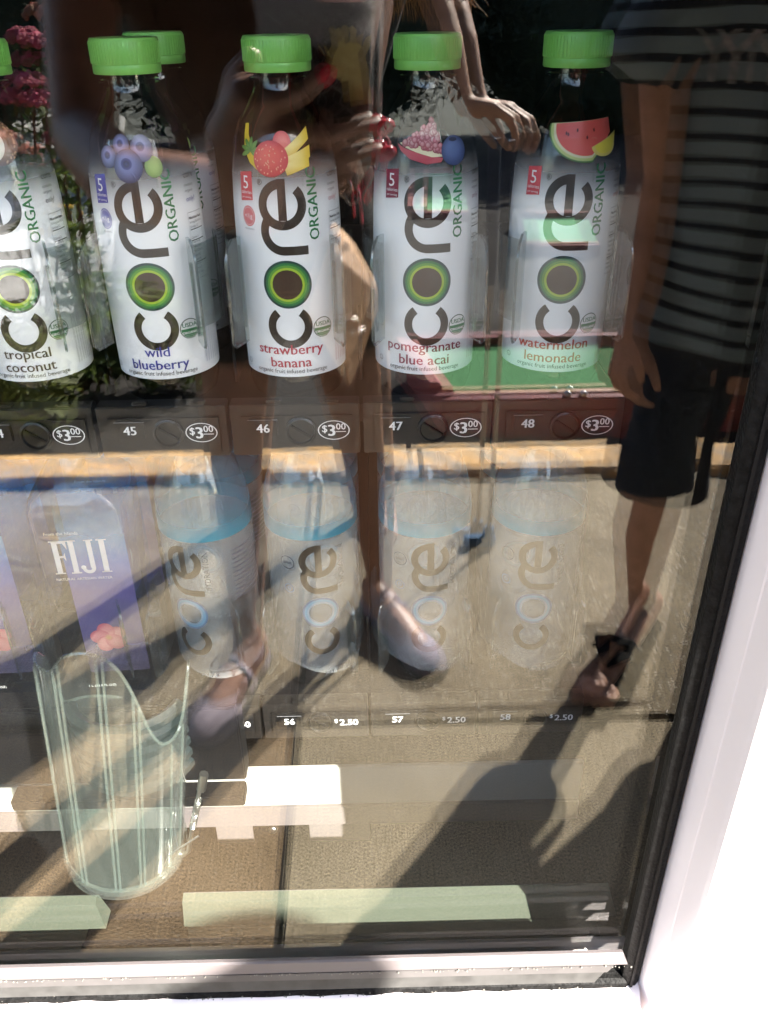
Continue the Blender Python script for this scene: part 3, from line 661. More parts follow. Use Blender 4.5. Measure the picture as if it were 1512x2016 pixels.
# ------------------------------------------------------------------ clear delivery cup on its lift
def cup():
    R0, R1 = .0410, .0465; n = 96; H = .2
    def top(a):   # a: angle from the front, positive to the right (degrees)
        K = [(-180, .10), (-112, .12), (-98, .168), (-82, .184), (-60, .189), (-32, .197), (-27, .207), (-20, .215), (-6, .221), (8, .219), (18, .209), (28, .186), (38, .155), (46, .138), (54, .132), (66, .131), (76, .136), (84, .151), (92, .172), (100, .177), (108, .16), (120, .11), (180, .10)]
        for (a0, h0), (a1, h1) in zip(K, K[1:]):
            if a0 <= a <= a1: q = (a - a0) / (a1 - a0); q = q * q * (3 - 2 * q) if abs(h1 - h0) > .02 else q; return h0 + (h1 - h0) * q
    raw = top
    def top(a): return sum(raw((a + q + 180) % 360 - 180) * w for q, w in ((-6, 1), (-3, 2), (0, 3), (3, 2), (6, 1))) / 9
    c = MB(); v = []; m = 14
    for i in range(n):
        d = -180 + 360 * i / n; a = math.radians(d); h = top(d)
        for j in range(m + 1):
            z = .004 + (h - .004) * j / m; r = R0 + (R1 - R0) * z / .2
            v.append((r * math.sin(a), -r * math.cos(a), z))
    f = [(i * (m + 1) + j, ((i + 1) % n) * (m + 1) + j, ((i + 1) % n) * (m + 1) + j + 1, i * (m + 1) + j + 1) for i in range(n) for j in range(m)]
    c.add(v, f); o = len(c.v); c.add([(p[0] * .965, p[1] * .965, p[2]) for p in v], f)
    rim = []
    for i in range(n + 1):
        d = -180 + 360 * (i % n) / n; a = math.radians(d); h = top(d); r = R0 + (R1 - R0) * h / .2 - .0007; rim.append((r * math.sin(a), -r * math.cos(a), h))
    rb = MB(); rb.tube(rim, .0010, 6, cap=False)
    for d in (-64, -58, -30, -25, 4, 8, 27, 31, 60, 76, -95, -88, 150, 200):
        a = math.radians((d + 180) % 360 - 180); h = top((d + 180) % 360 - 180) - .003
        rb.tube([((R0 + .0004) * math.sin(a), -(R0 + .0004) * math.cos(a), .006), ((R0 + (R1 - R0) * h / .2 + .0004) * math.sin(a), -(R0 + (R1 - R0) * h / .2 + .0004) * math.cos(a), h)], .0009, 6)
    rb2 = MB(); rb2.lathe([(.0425, -.003), (.0432, 0), (.0432, .006), (.0412, .0075), (.040, .0062), (.040, -.003)], 72, cap=False); rb2.lathe([(.0395, .0005), (.0395, .0028)], 48)
    return c, rb, rb2
cu = bpy.data.objects.new('delivery_cup', None)
c1, c2, c3 = cup()
cupo = c1.build('delivery_cup', M['cup'], vm, smooth=True); cupo.location = (-.186, .095, .672); cupo.rotation_euler = (0, math.radians(7.0), 0)
bpy.data.objects.remove(cu)
c2.build('rib', M['cuprib'], cupo, smooth=True); c3.build('cup_base', M['cuprib'], cupo, smooth=True)
# stacked grey-blue curved bands, then lift carriage, lever and spring, behind the cup
c = MB()
for i in range(6):
    z = .80 - i * .0105; r = .037
    c.tube([(-.168 + r * math.sin(a), .100 + r * .35 - r * math.cos(a) * .9, z - .0022 * i * math.cos(a) * 0) for a in [math.radians(x) for x in range(-75, 76, 10)]], .0048, 6, flat=1.0)
c.build('curved_band', pbr('grey_blue_band', (.016, .021, .022), .35), vm, smooth=True)
c = MB(); c.box((-.30, .128, .70), (-.10, .146, .776)); c.box((-.30, .124, .772), (-.10, .128, .776)); c.box((-.27, .112, .69), (-.10, .128, .70)); c.build('lift_carriage', M['black'], vm, bevel=.001)
c = MB(); c.tube([(-.1225, .095, .742), (-.1275, .092, .722), (-.1335, .09, .698), (-.140, .088, .672), (-.1445, .088, .668)], .0016, 8); c.tube([(-.121, .095, .744), (-.1245, .093, .730)], .0032, 8)
c.tube([(-.1300, .087, .690), (-.152, .082, .676), (-.1555, .08, .668), (-.150, .082, .662)], .0008, 6); c.build('lever', M['steel'], vm, smooth=True)
c = MB(); P = []
for i in range(150):
    q = i / 149; a = q * 2 * PI * 13; ctr = Vector((-.1265, .090, .724)).lerp(Vector((-.1335, .088, .698)), q); P.append((ctr.x + .0022 * math.cos(a), ctr.y + .0022 * math.sin(a), ctr.z))
c.tube(P, .00045, 5); c.build('spring', M['steel'], vm, smooth=True)

# ================================================================== bottles
PROF = [(.0, .0), (.025, .0), (.0284, .003), (.0304, .011), (.0306, .03), (.0308, .065), (.0307, .09), (.0302, .115), (.0291, .135), (.0270, .150), (.0238, .159), (.0185, .1665), (.0148, .173), (.0138, .177), (.0138, .185)]
def RAD(z):
    for (r0, z0), (r1, z1) in zip(PROF[1:], PROF[2:]):
        if z0 <= z <= z1: return r0 + (r1 - r0) * (z - z0) / max(1e-6, z1 - z0)
    return .0138
WR = .0304
def wrap(s, z, l):
    a = s / WR; r = RAD(z) + .0004 + .00007 * l; return (r * math.sin(a), -r * math.cos(a), z)
BR = (.022, .014, .010)
def core_letters(k, dz=0.0, ds=0.0, dark=BR, rings=None):
    k.ring(ds, .0495 + dz, .0083, .0131, -232 , 52, dark)
    if rings:
        for r0, r1, c in rings: k.ring(ds, .0745 + dz, r0, r1, 0, 360, c, n=64)
    k.rect(ds - .001, ds + .0132, .0912 + dz, .0961 + dz, dark); k.ring(ds, .1043 + dz, .0083, .0131, 142, 272, dark)
    k.ring(ds, .1185 + dz, .0086, .0135, 88, 405 , dark) ; k.rect(ds - .0023, ds + .0023, .1101 + dz, .132 + dz, dark)

def fr_px(cx): return lambda px, py: ((px - cx) * .00029, .133 + (345 - py) * .00025)
def fruit(k, kind):
    if kind == 'blueberry':
        F = fr_px(262); bl = (.055, .06, .20); hi = (.20, .21, .42); dk = (.02, .02, .07)
        k.disc(*F(303, 322), .0045, (.30, .42, .08), (.14, .24, .03), ax=1.1, az=1.2); k.up()
        for px, py, r in ((217, 300, .0052), (246, 276, .0048), (285, 284, .0062), (256, 318, .0078)):
            x, z = F(px, py); k.disc(x, z, r, hi, dk, hx=-.2, hz=.3, az=1.1); k.up()
            k.disc(x - .1 * r, z + .15 * r, r * .38, (.015, .015, .05), bl); k.up()
            k.disc(x - .1 * r, z + .15 * r, r * .17, (.05, .05, .14), (.02, .02, .05)); k.up()
    elif kind == 'strawberry':
        F = fr_px(553); ye = (.72, .50, .03); yl = (.80, .68, .28)
        k.add([F(*p) for p in ((472, 242), (482, 241), (486, 262), (500, 290), (528, 318), (560, 330), (545, 341), (520, 340), (492, 318), (477, 290), (474, 262))], [(0, 1, 2, 10), (2, 3, 9, 10), (3, 4, 8, 9), (4, 5, 6, 7, 8)], ye); k.up()
        k.disc(*F(560, 275), .0052, (.75, .2, .16), (.55, .05, .05)); k.up()
        for a, b2 in (((560, 292), (617, 252)), ((562, 308), (616, 288)), ((560, 320), (612, 306))):
            x0, z0 = F(*a); x1, z1 = F(*b2); k.add([(x0, z0), (x1, z1 + .001), (x1 - .0003, z1 - .005), (x0 + .002, z0 - .0055)], [(0, 1, 2, 3)], [yl, ye, ye, (.6, .36, .02)]); k.up()
        for i in range(7):
            a = -.6 + i * .7; x, z = F(495, 292); k.disc(x + .003 * math.cos(a), z + .003 * math.sin(a), .0026, (.12, .3, .05), (.05, .16, .03), ax=1.4, az=.5, rot=a, n=10); k.up()
        x, z = F(537, 308); k.disc(x, z, .0098, (.72, .12, .09), (.45, .02, .03), ax=1.0, az=.92, hx=-.15, hz=.25); k.up()
        rr = random.Random(3)
        for i in range(46):
            a = rr.random() * 6.28; d = .0088 * math.sqrt(rr.random()); k.disc(x + d * math.cos(a), z + d * math.sin(a) * .9, .00042, (.85, .5, .3), (.5, .05, .05), n=6, az=1.5)
        k.up()
    elif kind == 'pomegranate':
        F = fr_px(843); rr = random.Random(9)
        k.add([F(*p) for p in ((778, 284), (792, 292), (832, 305), (872, 312), (868, 320), (840, 324), (806, 314), (786, 298))], [tuple(range(8))], (.45, .04, .06)); k.up()
        k.add([F(*p) for p in ((783, 283), (800, 280), (862, 300), (874, 309), (850, 310), (818, 300), (795, 291))], [tuple(range(7))], (.74, .66, .42)); k.up()
        for i in range(120):
            u, w = rr.random(), rr.random()
            if u + w > 1: u, w = 1 - u, 1 - w
            px = 793 + u * (872 - 793) + w * (850 - 793); py = 284 + u * (300 - 284) + w * (236 - 284)
            x, z = F(px, py); q = rr.random(); k.disc(x, z, .0013 + .0006 * q, (.62, .16 + .2 * q, .2 + .15 * q), (.24, .01, .03), n=9, hx=-.3, hz=.3)
            if i % 10 == 0: k.up()
        x, z = F(893, 298); k.up(); k.disc(x, z, .0075, (.14, .20, .42), (.02, .035, .13), hx=-.2, hz=.35); k.up(); k.disc(x - .0005, z + .0055, .0025, (.01, .012, .05), az=.4); k.up()
    elif kind == 'watermelon':
        F = fr_px(1125)
        def arc(r, n=18): return [(F(1150, 250)[0] - r * math.cos(a), F(1150, 250)[1] - r * .82 * math.sin(a)) for a in [PI * 0.0 + i * 1.75 / n for i in range(n + 1)]]
        tip = F(1208, 240); low = F(1206, 268)
        for r, c in ((.0232, (.07, .17, .03)), (.0222, (.50, .56, .20)), (.0205, (.70, .66, .42)), (.0190, (.68, .10, .08))):
            a = arc(r); k.add([tip] + a + [low], [(0, i, i + 1) for i in range(1, len(a) + 1)], c); k.up()
        for px, py in ((1108, 268), (1112, 270), (1130, 262), (1150, 276), (1165, 262)): k.disc(*F(px, py), .0006, (.12, .01, .01), az=1.6, n=8)
        x, z = F(1188, 292); k.up()
        a = [(x + .0082 * math.cos(t), z + .0058 * math.sin(t)) for t in [PI + .15 + i * (PI) / 14 for i in range(15)]]
        k.add(a + [F(1222, 266)], [tuple(range(16))], (.74, .60, .16)); k.up(); k.add([(x + (p[0] - x) * .82 + .0004, z + (p[1] - z) * .82 + .0004) for p in a] + [F(1220, 270)], [tuple(range(16))], (.80, .66, .07)); k.up()
    else:
        F = fr_px(-10); x, z = F(20, 270)
        k.disc(x, z, .0115, (.24, .11, .05), (.07, .03, .015)); k.up(); k.disc(x - .005, z - .001, .0088, (.8, .76, .68), (.62, .55, .45)); k.up(); k.disc(x - .006, z - .001, .0065, (.66, .62, .55), (.78, .74, .68)); k.up()
        rr = random.Random(4)
        for i in range(30):
            a = rr.uniform(-1.4, 1.4); d = rr.uniform(.0092, .011); k.disc(x + d * math.cos(a), z + d * math.sin(a), .0006, (.32, .18, .1), n=6)
        k.up()

def upper_bottle(kind, lines, col, drink, box, calories, label):
    t = thing('drink_bottle', label, 'bottle', (0, 0, 0), 'organic drink bottles on the upper shelf')
    c = MB(); c.lathe(PROF, 48); c.build('bottle_body', M['drink_' + drink], t, smooth=True)
    # neck finish: bright ring, and the arched ridge on the shoulder
    c = MB(); c.lathe([(.0138, .1775), (.0162, .178), (.0162, .1798), (.0138, .1803)], 36, cap=False); c.build('neck_ring', M['pet'], t, smooth=True)
    pts = []
    for i in range(9): pts.append((-.0125 + .0 * i, .128 + .0225 * i / 8))
    for i in range(1, 8): a = PI - PI / 2 * i / 8; pts.append((-.0085 + .004 * math.cos(a), .1505 + .004 * math.sin(a)))
    pts = pts + [(-x, z) for x, z in reversed(pts)]
    c = MB(); c.tube([wrap(x, z, 3) for x, z in pts], .0006, 6); c.build('shoulder_ridge', M['pet'], t, smooth=True)
    c = MB(); n = 40; v = []
    prof = [(.0176, .1825), (.0180, .183), (.0180, .1864), (.0178, .187), (.0182, .1874), (.0182, .198), (.0174, .1994), (0.0002, .1994)]
    c.lathe(prof, 80)
    o = c.build('cap', M['cap'], t, smooth=True)
    kb = MB()
    for i in range(60):
        a = 2 * PI * i / 60; kb.box((-.0002, -.0003, .1876), (.0003, .0003, .1976)); q = kb.v[-8:]; kb.v[-8:] = [((.0182 + p[0]) * math.cos(a) - p[1] * math.sin(a), (.0182 + p[0]) * math.sin(a) + p[1] * math.cos(a), p[2]) for p in q]
    tag(kb.build('grip_rib', M['cap'], o), kind='stuff')
    # label: white film all round, fading out to clear over the shoulder
    k = Ink(); zs = [.018, .03, .05, .07, .09, .104, .112, .118, .123, .128, .133, .138, .144]; al = [1, 1, 1, 1, 1, 1, 1, .93, .74, .48, .25, .1, 0]
    n = 60; w = 2 * PI * WR; white = (.87, .87, .885)
    pts = []; cc = []
    for z, a in zip(zs, al):
        for i in range(n + 1): pts.append((-w / 2 + w * i / n, z)); cc.append((*white, a))
    k.add(pts, [(j * (n + 1) + i, j * (n + 1) + i + 1, (j + 1) * (n + 1) + i + 1, (j + 1) * (n + 1) + i) for j in range(len(zs) - 1) for i in range(n)], cc)
    lab = k.build('label', wrap, M['ink'], t)
    for p in lab.data.polygons: p.use_smooth = True
    k = Ink(); k.layer = 2
    core_letters(k, rings=[(.0085, .0098, (.36, .50, .04)), (.0098, .0112, (.10, .30, .04)), (.0112, .0125, (.02, .17, .05)), (.0125, .0139, (.008, .05, .05)), (.0, .0085, (.045, .022, .014))] if drink != 'clear' else
                 [(.0082, .0096, (.45, .58, .05)), (.0096, .0112, (.16, .36, .04)), (.0112, .0127, (.03, .2, .05)), (.0127, .0139, (.01, .05, .04)), (.0, .0082, (.05, .03, .02))])
    k.up(); k.text('ORGANIC', .0205, .0985, .0088, (.012, .16, .045), rot=PI / 2, align='LEFT', sx=.96, bold=.00018)
    k.text('®', -.0122, .1288, .0042, BR)
    k.poly([(-.0262, .1195), (-.0262, .1345), (-.0172, .1355), (-.0172, .1205)], box); k.up()
    k.text('5', -.0218, .1262, .0098, (.85, .85, .85)); k.text('calories', -.0217, .1236, .0026, (.85, .85, .85)); k.text('per serving', -.0217, .1213, .0016, (.85, .85, .85))
    if calories:
        q = tuple(min(.7, x * 1.0 + .12) for x in box); k.disc(-.0208, .1118, .0056, q, q, ax=.82, n=30); k.up(); k.ring(-.0208, .1118, .0046, .0048, col=(.8, .8, .82), kx=.82)
        k.text('<1g', -.0209, .1106, .0038, (.85, .85, .85)); k.text('PER SERVING', -.0208, .1044, .0012, (.08, .08, .1))
    z = .0325
    for ln in lines: k.text(ln, -.0012, z, .0088, col, sx=1.02, bold=.00012); z -= .0082
    k.text('organic fruit infused beverage', -.001, .0205, .0038, (.05, .045, .04), sx=.98)
    k.disc(.0195, .0475, .0062, (.03, .06, .03)); k.up(); k.disc(.0195, .0475, .0057, (.80, .80, .80)); k.up()
    g0 = [(.0195 + .0055 * math.cos(a), .0475 + .0055 * math.sin(a)) for a in [PI + i * PI / 16 for i in range(17)]]; k.poly(g0, (.02, .17, .05)); k.up()
    k.text('USDA', .0195, .0486, .0037, (.02, .14, .05), bold=.0001); k.text('ORGANIC', .0195, .0444, .0022, (.8, .8, .8), bold=.0001)
    for i in range(3): k.rect(.0162, .0228, .0416 + i * .0009, .0418 + i * .0009, (.5, .6, .5))
    # facts panel and small print round the right side, ingredients in the flavour colour
    k.ring(-.031, .0245, .0014, .0017, col=(.05, .05, .05)); k.text('U', -.031, .0236, .002, (.05, .05, .05))
    k.rect(.0280, .0281, .075, .1125, (.03, .03, .03)); k.rect(.0405, .0406, .075, .1125, (.03, .03, .03)); k.rect(.0280, .0406, .1124, .1126, (.03, .03, .03)); k.rect(.0280, .0406, .075, .0752, (.03, .03, .03))
    k.text('Nutrition Facts', .0343, .1088, .0022, (.03, .03, .03), sx=.85, bold=.0001)
    for i, zz in enumerate((.1065, .104, .098, .0955, .093, .0905, .088, .0855, .083, .0805, .078)):
        k.text(('Serving Size 8 fl oz', 'Servings 2.5', 'Calories 5', 'Total Fat 0g', 'Sodium 0mg', 'Total Carb 1g', 'Sugars 1g', 'Protein 0g', 'Vitamin C', 'Vitamin E', 'Daily Value')[i], .0286, zz, .0019, (.05, .05, .05), align='LEFT', sx=.78)
        if i in (1, 2, 7): k.rect(.0285, .0402, zz - .0012, zz - .0007, (.03, .03, .03))
    k.text('core', .0335, .131, .0055, BR, sx=.9); k.text('contains', .0285, .1265, .0024, (.05, .05, .05), align='LEFT'); k.text('organic', .0285, .1235, .0024, (.05, .05, .05), align='LEFT'); k.text('only!', .0285, .1185, .0040, col, align='LEFT')
    for i in range(9): k.text('INGREDIENTS WATER FRUIT EXTRACT', .0295 + i * .0022, .024, .0019, tuple(.5 * x + .3 for x in col), rot=PI / 2, align='LEFT', sx=.9)
    fruit(k, kind)
    k.build('label_print', wrap, M['ink'], lab, True)
    return t
FL = {44: ('coconut', ['tropical', 'coconut'], (.06, .035, .025), 'clear', (.12, .07, .04), False, 'tropical coconut drink bottle cut off by the left picture edge'),
      45: ('blueberry', ['wild', 'blueberry'], (.03, .035, .28), 'blue', (.04, .05, .33), True, 'wild blueberry drink bottle standing above the tag numbered 45'),
      46: ('strawberry', ['strawberry', 'banana'], (.45, .03, .05), 'red', (.62, .07, .09), True, 'strawberry banana drink bottle with red drink above the tag numbered 46'),
      47: ('pomegranate', ['pomegranate', 'blue acai'], (.26, .02, .05), 'dark', (.22, .012, .04), False, 'pomegranate blue acai drink bottle above the tag numbered 47'),
      48: ('watermelon', ['watermelon', 'lemonade'], (.55, .10, .07), 'pink', (.62, .07, .09), False, 'watermelon lemonade drink bottle at the right end above the tag numbered 48')}
rng = random.Random(21)
for kcol, (kind, lines, col, drink, box, cal, lab) in FL.items():
    o = upper_bottle(kind, lines, col, drink, box, cal, lab)
    turn = {44: .16, 45: .06, 46: .0, 47: -.02, 48: -.12}[kcol]
    o.location = (COLX(kcol), .2035, .983); o.rotation_euler = (0, 0, turn)
    for d in (1,):
        if kcol != 45: continue
        r = copy_tree(o); r.location = (COLX(kcol) + rng.uniform(-.002, .002), .2035 + .080 * d, .983); r.rotation_euler = (0, 0, turn + rng.uniform(-.25, .25))
        nm = ' '.join(lines); r['label'] = ('second %s bottle directly behind the front one' if d == 1 else 'rear %s bottle third in its lane') % nm

# ------------------------------------------------------------------ lower shelf: square water bottles and round water bottles
def rsq(h, r, n=6):
    P = []
    for cx, cy, a0 in ((h - r, h - r, 0), (-(h - r), h - r, 90), (-(h - r), -(h - r), 180), (h - r, -(h - r), 270)):
        for i in range(n + 1): a = math.radians(a0 + 90 * i / n); P.append((cx + r * math.cos(a), cy + r * math.sin(a)))
    return P
def loft(rings):
    c = MB(); n = len(rings[0][0]); v = []; f = []
    for ring, z in rings: v += [(x, y, z) for x, y in ring]
    for j in range(len(rings) - 1):
        for i in range(n): f.append((j * n + i, j * n + (i + 1) % n, (j + 1) * n + (i + 1) % n, (j + 1) * n + i))
    f.append(tuple(range(n - 1, -1, -1))); f.append(tuple((len(rings) - 1) * n + i for i in range(n))); c.add(v, f); return c
def square_bottle(label):
    t = thing('water_bottle', label, 'bottle', (0, 0, 0), 'square water bottles on the lower shelf')
    h = .0315
    c = loft([(rsq(h - .003, .006), 0), (rsq(h, .007), .004), (rsq(h, .007), .162), (rsq(h - .002, .008), .170), (rsq(.021, .0195), .185), (rsq(.0145, .0140), .192), (rsq(.0135, .0134), .2)])
    c.build('bottle_body', M['bluepet'], t, smooth=True)
    c = MB(); c.lathe([(.0155, .196), (.0168, .1975), (.0168, .2), (.0155, .2012)], 36, cap=False); c.build('neck_ring', M['pet'], t, smooth=True)
    c = MB(); c.lathe([(.0152, .2015), (.0156, .202), (.0156, .2155), (.0145, .217), (.0002, .217)], 48); c.build('cap', M['capblue'], t, smooth=True)
    def panel(name, y, x0, x1, z0, z1, sgn):
        k = Ink(); stops = [(0, (.34, .28, .48), .4), (.25, (.20, .17, .45), .55), (.5, (.20, .16, .42), .6), (.66, (.09, .17, .55), .62), (.82, (.08, .32, .60), .5), (1, (.12, .42, .52), .0)]
        nz = 24; pts = []; cc = []
        for j in range(nz + 1):
            q = j / nz
            for (a, ca, aa), (b2, cb, ab) in zip(stops, stops[1:]):
                if a <= q <= b2: u = (q - a) / (b2 - a); col = tuple(ca[i] * (1 - u) + cb[i] * u for i in range(3)); al = aa * (1 - u) + ab * u; break
            for i in range(9):
                w = i / 8; n1 = noise.noise(Vector((w * 3, q * 9, 2.0))) * .06
                pts.append((x0 + (x1 - x0) * w, z0 + (z1 - z0) * q)); cc.append((*[max(0, x + n1) for x in col], al))
        k.add(pts, [(j * 9 + i, j * 9 + i + 1, (j + 1) * 9 + i + 1, (j + 1) * 9 + i) for j in range(nz) for i in range(8)], cc)
        return k.build(name, lambda s, z, l: (s, y - sgn * (.0003 + .00007 * l), z), M['ink'], t)
    fl = panel('label', -h, -.0120, .0315, .026, .170, 1); panel('back_label', h, -.030, .030, .02, .169, -1)
    k = Ink(); k.layer = 2; wt = (.74, .74, .77, .8)
    def serif(x, w): return x
    z0, z1 = .115, .142
    def stem(x, w=.0036):
        k.rect(x - w / 2, x + w / 2, z0, z1, wt); k.rect(x - w * .95, x + w * .95, z0, z0 + .0009, wt); k.rect(x - w * .95, x + w * .95, z1 - .0009, z1, wt)
    xo = -.0160
    stem(xo); k.rect(xo + .001, xo + .0078, z1 - .0022, z1, wt); k.poly([(xo + .0078, z1), (xo + .0078, z1 - .0072), (xo + .0055, z1 - .0022)], wt)
    k.rect(xo + .001, xo + .0058, .1282, .1298, wt); k.poly([(xo + .0058, .1325), (xo + .0058, .1255), (xo + .0042, .129)], wt)
    stem(xo + .0110)
    k.rect(xo + .0212, xo + .0245, z0 + .004, z1, wt); k.rect(xo + .0198, xo + .0259, z1 - .0009, z1, wt); k.ring(xo + .0199, z0 + .0042, .0020, .0046, 180, 360, wt, n=30, kx=1.0); k.disc(xo + .0163, z0 + .0048, .0017, wt)
    stem(xo + .0315)
    k.text('NATURAL ARTESIAN WATER', xo + .0150, .1095, .0030, wt, sx=.98); k.text('From the Islands', xo + .006, .1465, .0034, wt)
    fx, fz = .0065, .058
    for i in range(5):
        a = .5 + i * 2 * PI / 5; k.disc(fx + .0058 * math.cos(a), fz + .0058 * math.sin(a), .0066, (.72, .24, .27), (.62, .13, .18), ax=1.1, az=.95, rot=a); k.up()
    k.disc(fx, fz, .003, (.5, .2, .08), (.65, .16, .2)); k.text('1 L (33.8 FL OZ)', -.006, .012, .003, wt)
    k.build('label_print', lambda s, z, l: (s, -h - .0003 - .00007 * l, z), M['ink'], fl)
    return t
PR2 = [(.0, .0), (.024, .0), (.029, .004), (.0320, .013), (.0325, .03), (.0325, .15), (.0310, .165), (.026, .183), (.0185, .196), (.0185, .204)]
def wrap2(s, z, l):
    a = s / .0325; r = .0325
    for (r0, z0), (r1, z1) in zip(PR2[1:], PR2[2:]):
        if z0 <= z <= z1 and z1 > z0: r = r0 + (r1 - r0) * (z - z0) / (z1 - z0)
    r += .0004 + .00007 * l; return (r * math.sin(a), -r * math.cos(a), z)
def round_bottle(label):
    t = thing('water_bottle', label, 'bottle', (0, 0, 0), 'round water bottles on the lower shelf')
    c = MB(); c.lathe(PR2, 48); c.build('bottle_body', M['pet'], t, smooth=True)
    c = MB(); c.lathe([(.0195, .205), (.0205, .206), (.0205, .222), (.0190, .2235), (.0002, .2235)], 48); c.build('cap', M['capblue'], t, smooth=True)
    k = Ink(); n = 60; w = 2 * PI * .0325; zs = [.026, .05, .08, .11, .1375, .138, .15, .165, .19]
    cols = [(.70, .74, .77, .29)] * 5 + [(.05, .42, .60, .7), (.08, .38, .56, .45), (.18, .34, .52, .3), (.3, .4, .5, .18)]  # see-through film; the lower shelf's weaker light is also put into it
    pts = []; cc = []
    for z, cl in zip(zs, cols):
        for i in range(n + 1):
            s = -w / 2 + w * i / n; dz = 0 if z > .137 else (.010 * max(0, math.cos((s - .018) / .0325 * 1.2)) * (1 - (z - .026) / .12))
            pts.append((s, z - dz)); cc.append(cl)
    k.add(pts, [(j * (n + 1) + i, j * (n + 1) + i + 1, (j + 1) * (n + 1) + i + 1, (j + 1) * (n + 1) + i) for j in range(len(zs) - 1) for i in range(n)], cc)
    lab = k.build('label', wrap2, M['ink'], t)
    for p in lab.data.polygons: p.use_smooth = True
    k = Ink(); k.layer = 2; dk = (.055, .038, .022)
    core_letters(k, dz=.0015, ds=-.004, dark=dk, rings=[(.0098, .0118, (.22, .40, .56)), (.0118, .0131, (.16, .22, .34)), (.0085, .0098, (.32, .42, .52))]); k.up()
    k.text('HYDRATION', .0145, .096, .0062, (.10, .10, .11), rot=PI / 2, align='LEFT', sx=.95)
    k.text('PERFECTLY BALANCED', .0185, .022, .0026, (.1, .1, .1)); k.text('pH 7.4', .004, .018, .0052, (.08, .08, .09))
    for i in range(12): k.text(('core hydration water with electrolytes', 'minerals balanced to work in harmony', 'with your body natural ph of 7.4 and', 'purified by reverse osmosis')[i % 4], .031, .126 - i * .0037, .0024, (.16, .14, .22), align='LEFT', sx=.8)
    k.ring(-.026, .118, .0048, .0053, col=(.05, .05, .08)); k.text('plus', -.026, .1168, .0042, (.05, .05, .08)); k.ring(-.026, .096, .0032, .0036, col=(.1, .2, .45)); k.text('O', -.026, .0948, .004, (.1, .2, .45))
    k.build('label_print', wrap2, M['ink'], lab, True)
    return t
sq = square_bottle('square blue and lilac water bottle with a pink flower, left of the clear cup')
sq.location = (-.203, .2025, .7455); sq.rotation_euler = (0, 0, .05)
for x, y, lb in ((-.285, .2025, 'square blue water bottle cut off by the left picture edge'), (-.203, .275, 'square water bottle standing second behind the pink flower one'), (-.285, .275, 'square water bottle standing second in the leftmost lane')):
    r = copy_tree(sq); r.location = (x, y, .7455); r['label'] = lb
rb = None
for kcol, lb in ((55, 'round water bottle with white label beside the clear cup, its side print showing'), (56, 'front round water bottle, second to the right of the clear cup, above tag 56'), (57, 'front round water bottle, third to the right of the clear cup, above tag 57'), (58, 'front round water bottle at the right end of the lower shelf above tag 58')):
    for d in (0, 1):
        if rb is None: rb = o = round_bottle(lb)
        else: o = copy_tree(rb); o['label'] = lb if d == 0 else {55: 'second round water bottle behind the one beside the clear cup', 56: 'rear round water bottle in the lane second from the clear cup', 57: 'rear round water bottle in the lane third from the clear cup', 58: 'rear round water bottle at the right end of the lower shelf'}[kcol]
        o.location = (COLX(kcol - 10) + (.008 if kcol == 55 else .002), .2035 + .07 * d, .7455); o.rotation_euler = (0, 0, {55: -.28, 56: .30, 57: .20, 58: .0}[kcol])

# ================================================================== people in front of the glass
def limb(mb, pts, rad, n=16):
    for i in range(len(pts) - 1): mb.cone(pts[i], pts[i + 1], rad[i], rad[i + 1], n)
def body_loft(mb, rings, n=28):
    """rings: (centre, rx, ry, tilt about x) stacked bottom to top"""
    v = []; f = []
    for (c, rx, ry) in rings:
        for k in range(n):
            a = 2 * PI * k / n; v.append((c[0] + rx * math.cos(a), c[1] + ry * math.sin(a), c[2]))
    m = len(rings)
    for j in range(m - 1):
        for k in range(n): f.append((j * n + k, j * n + (k + 1) % n, (j + 1) * n + (k + 1) % n, (j + 1) * n + k))
    f.append(tuple(range(n - 1, -1, -1))); f.append(tuple((m - 1) * n + k for k in range(n))); mb.add(v, f)
def head_on(mb, c, s=1.0, pitch=0.0, yaw=0.0):
    R = Matrix.Rotation(yaw, 3, 'Z') @ Matrix.Rotation(pitch, 3, 'X')
    P = lambda x, y, z: Vector(c) + R @ Vector((x * s, y * s, z * s))
    mb.ball(P(0, -.008, .03), (.074 * s, .09 * s, .092 * s), 20, 14, rot=R); mb.ball(P(0, .018, -.035), (.055 * s, .066 * s, .07 * s), 18, 12, rot=R)
    mb.ball(P(0, .055, -.082), (.026 * s, .022 * s, .02 * s), 12, 8, rot=R)
    mb.cone(P(0, .083, .012), P(0, .098, -.022), .009 * s, .013 * s, 10)
    for q in (-1, 1):
        mb.ball(P(q * .076, -.005, -.005), (.009 * s, .018 * s, .03 * s), 10, 8, rot=R)
        mb.ball(P(q * .032, .062, -.01), (.022 * s, .018 * s, .018 * s), 10, 8, rot=R)
    return P, R
def face_parts(P, R, s, par):
    for q in (-1, 1):
        m = MB(); m.ball(P(q * .03, .074, .006), (.0125 * s, .0105 * s, .0095 * s), 12, 8, rot=R); e = m.build('eye', M['eye'], par, smooth=True)
        m = MB(); m.ball(P(q * .03, .082, .006), (.0055 * s, .004 * s, .0055 * s), 10, 6, rot=R); m.build('iris', M['haird'], e, smooth=True)
        m = MB(); m.tube([P(q * .014, .083, .022), P(q * .03, .083, .028), P(q * .045, .074, .023)], .0035 * s, 6); m.build('eyebrow', M['haird'], par, smooth=True)
    m = MB(); m.ball(P(0, .079, -.052), (.024 * s, .009 * s, .0075 * s), 14, 8, rot=R); m.build('mouth', M['lip'], par, smooth=True)
def finger(mb, pts, r0, r1):
    n = len(pts) - 1; limb(mb, pts, [r0 + (r1 - r0) * i / n for i in range(n + 1)], 10)
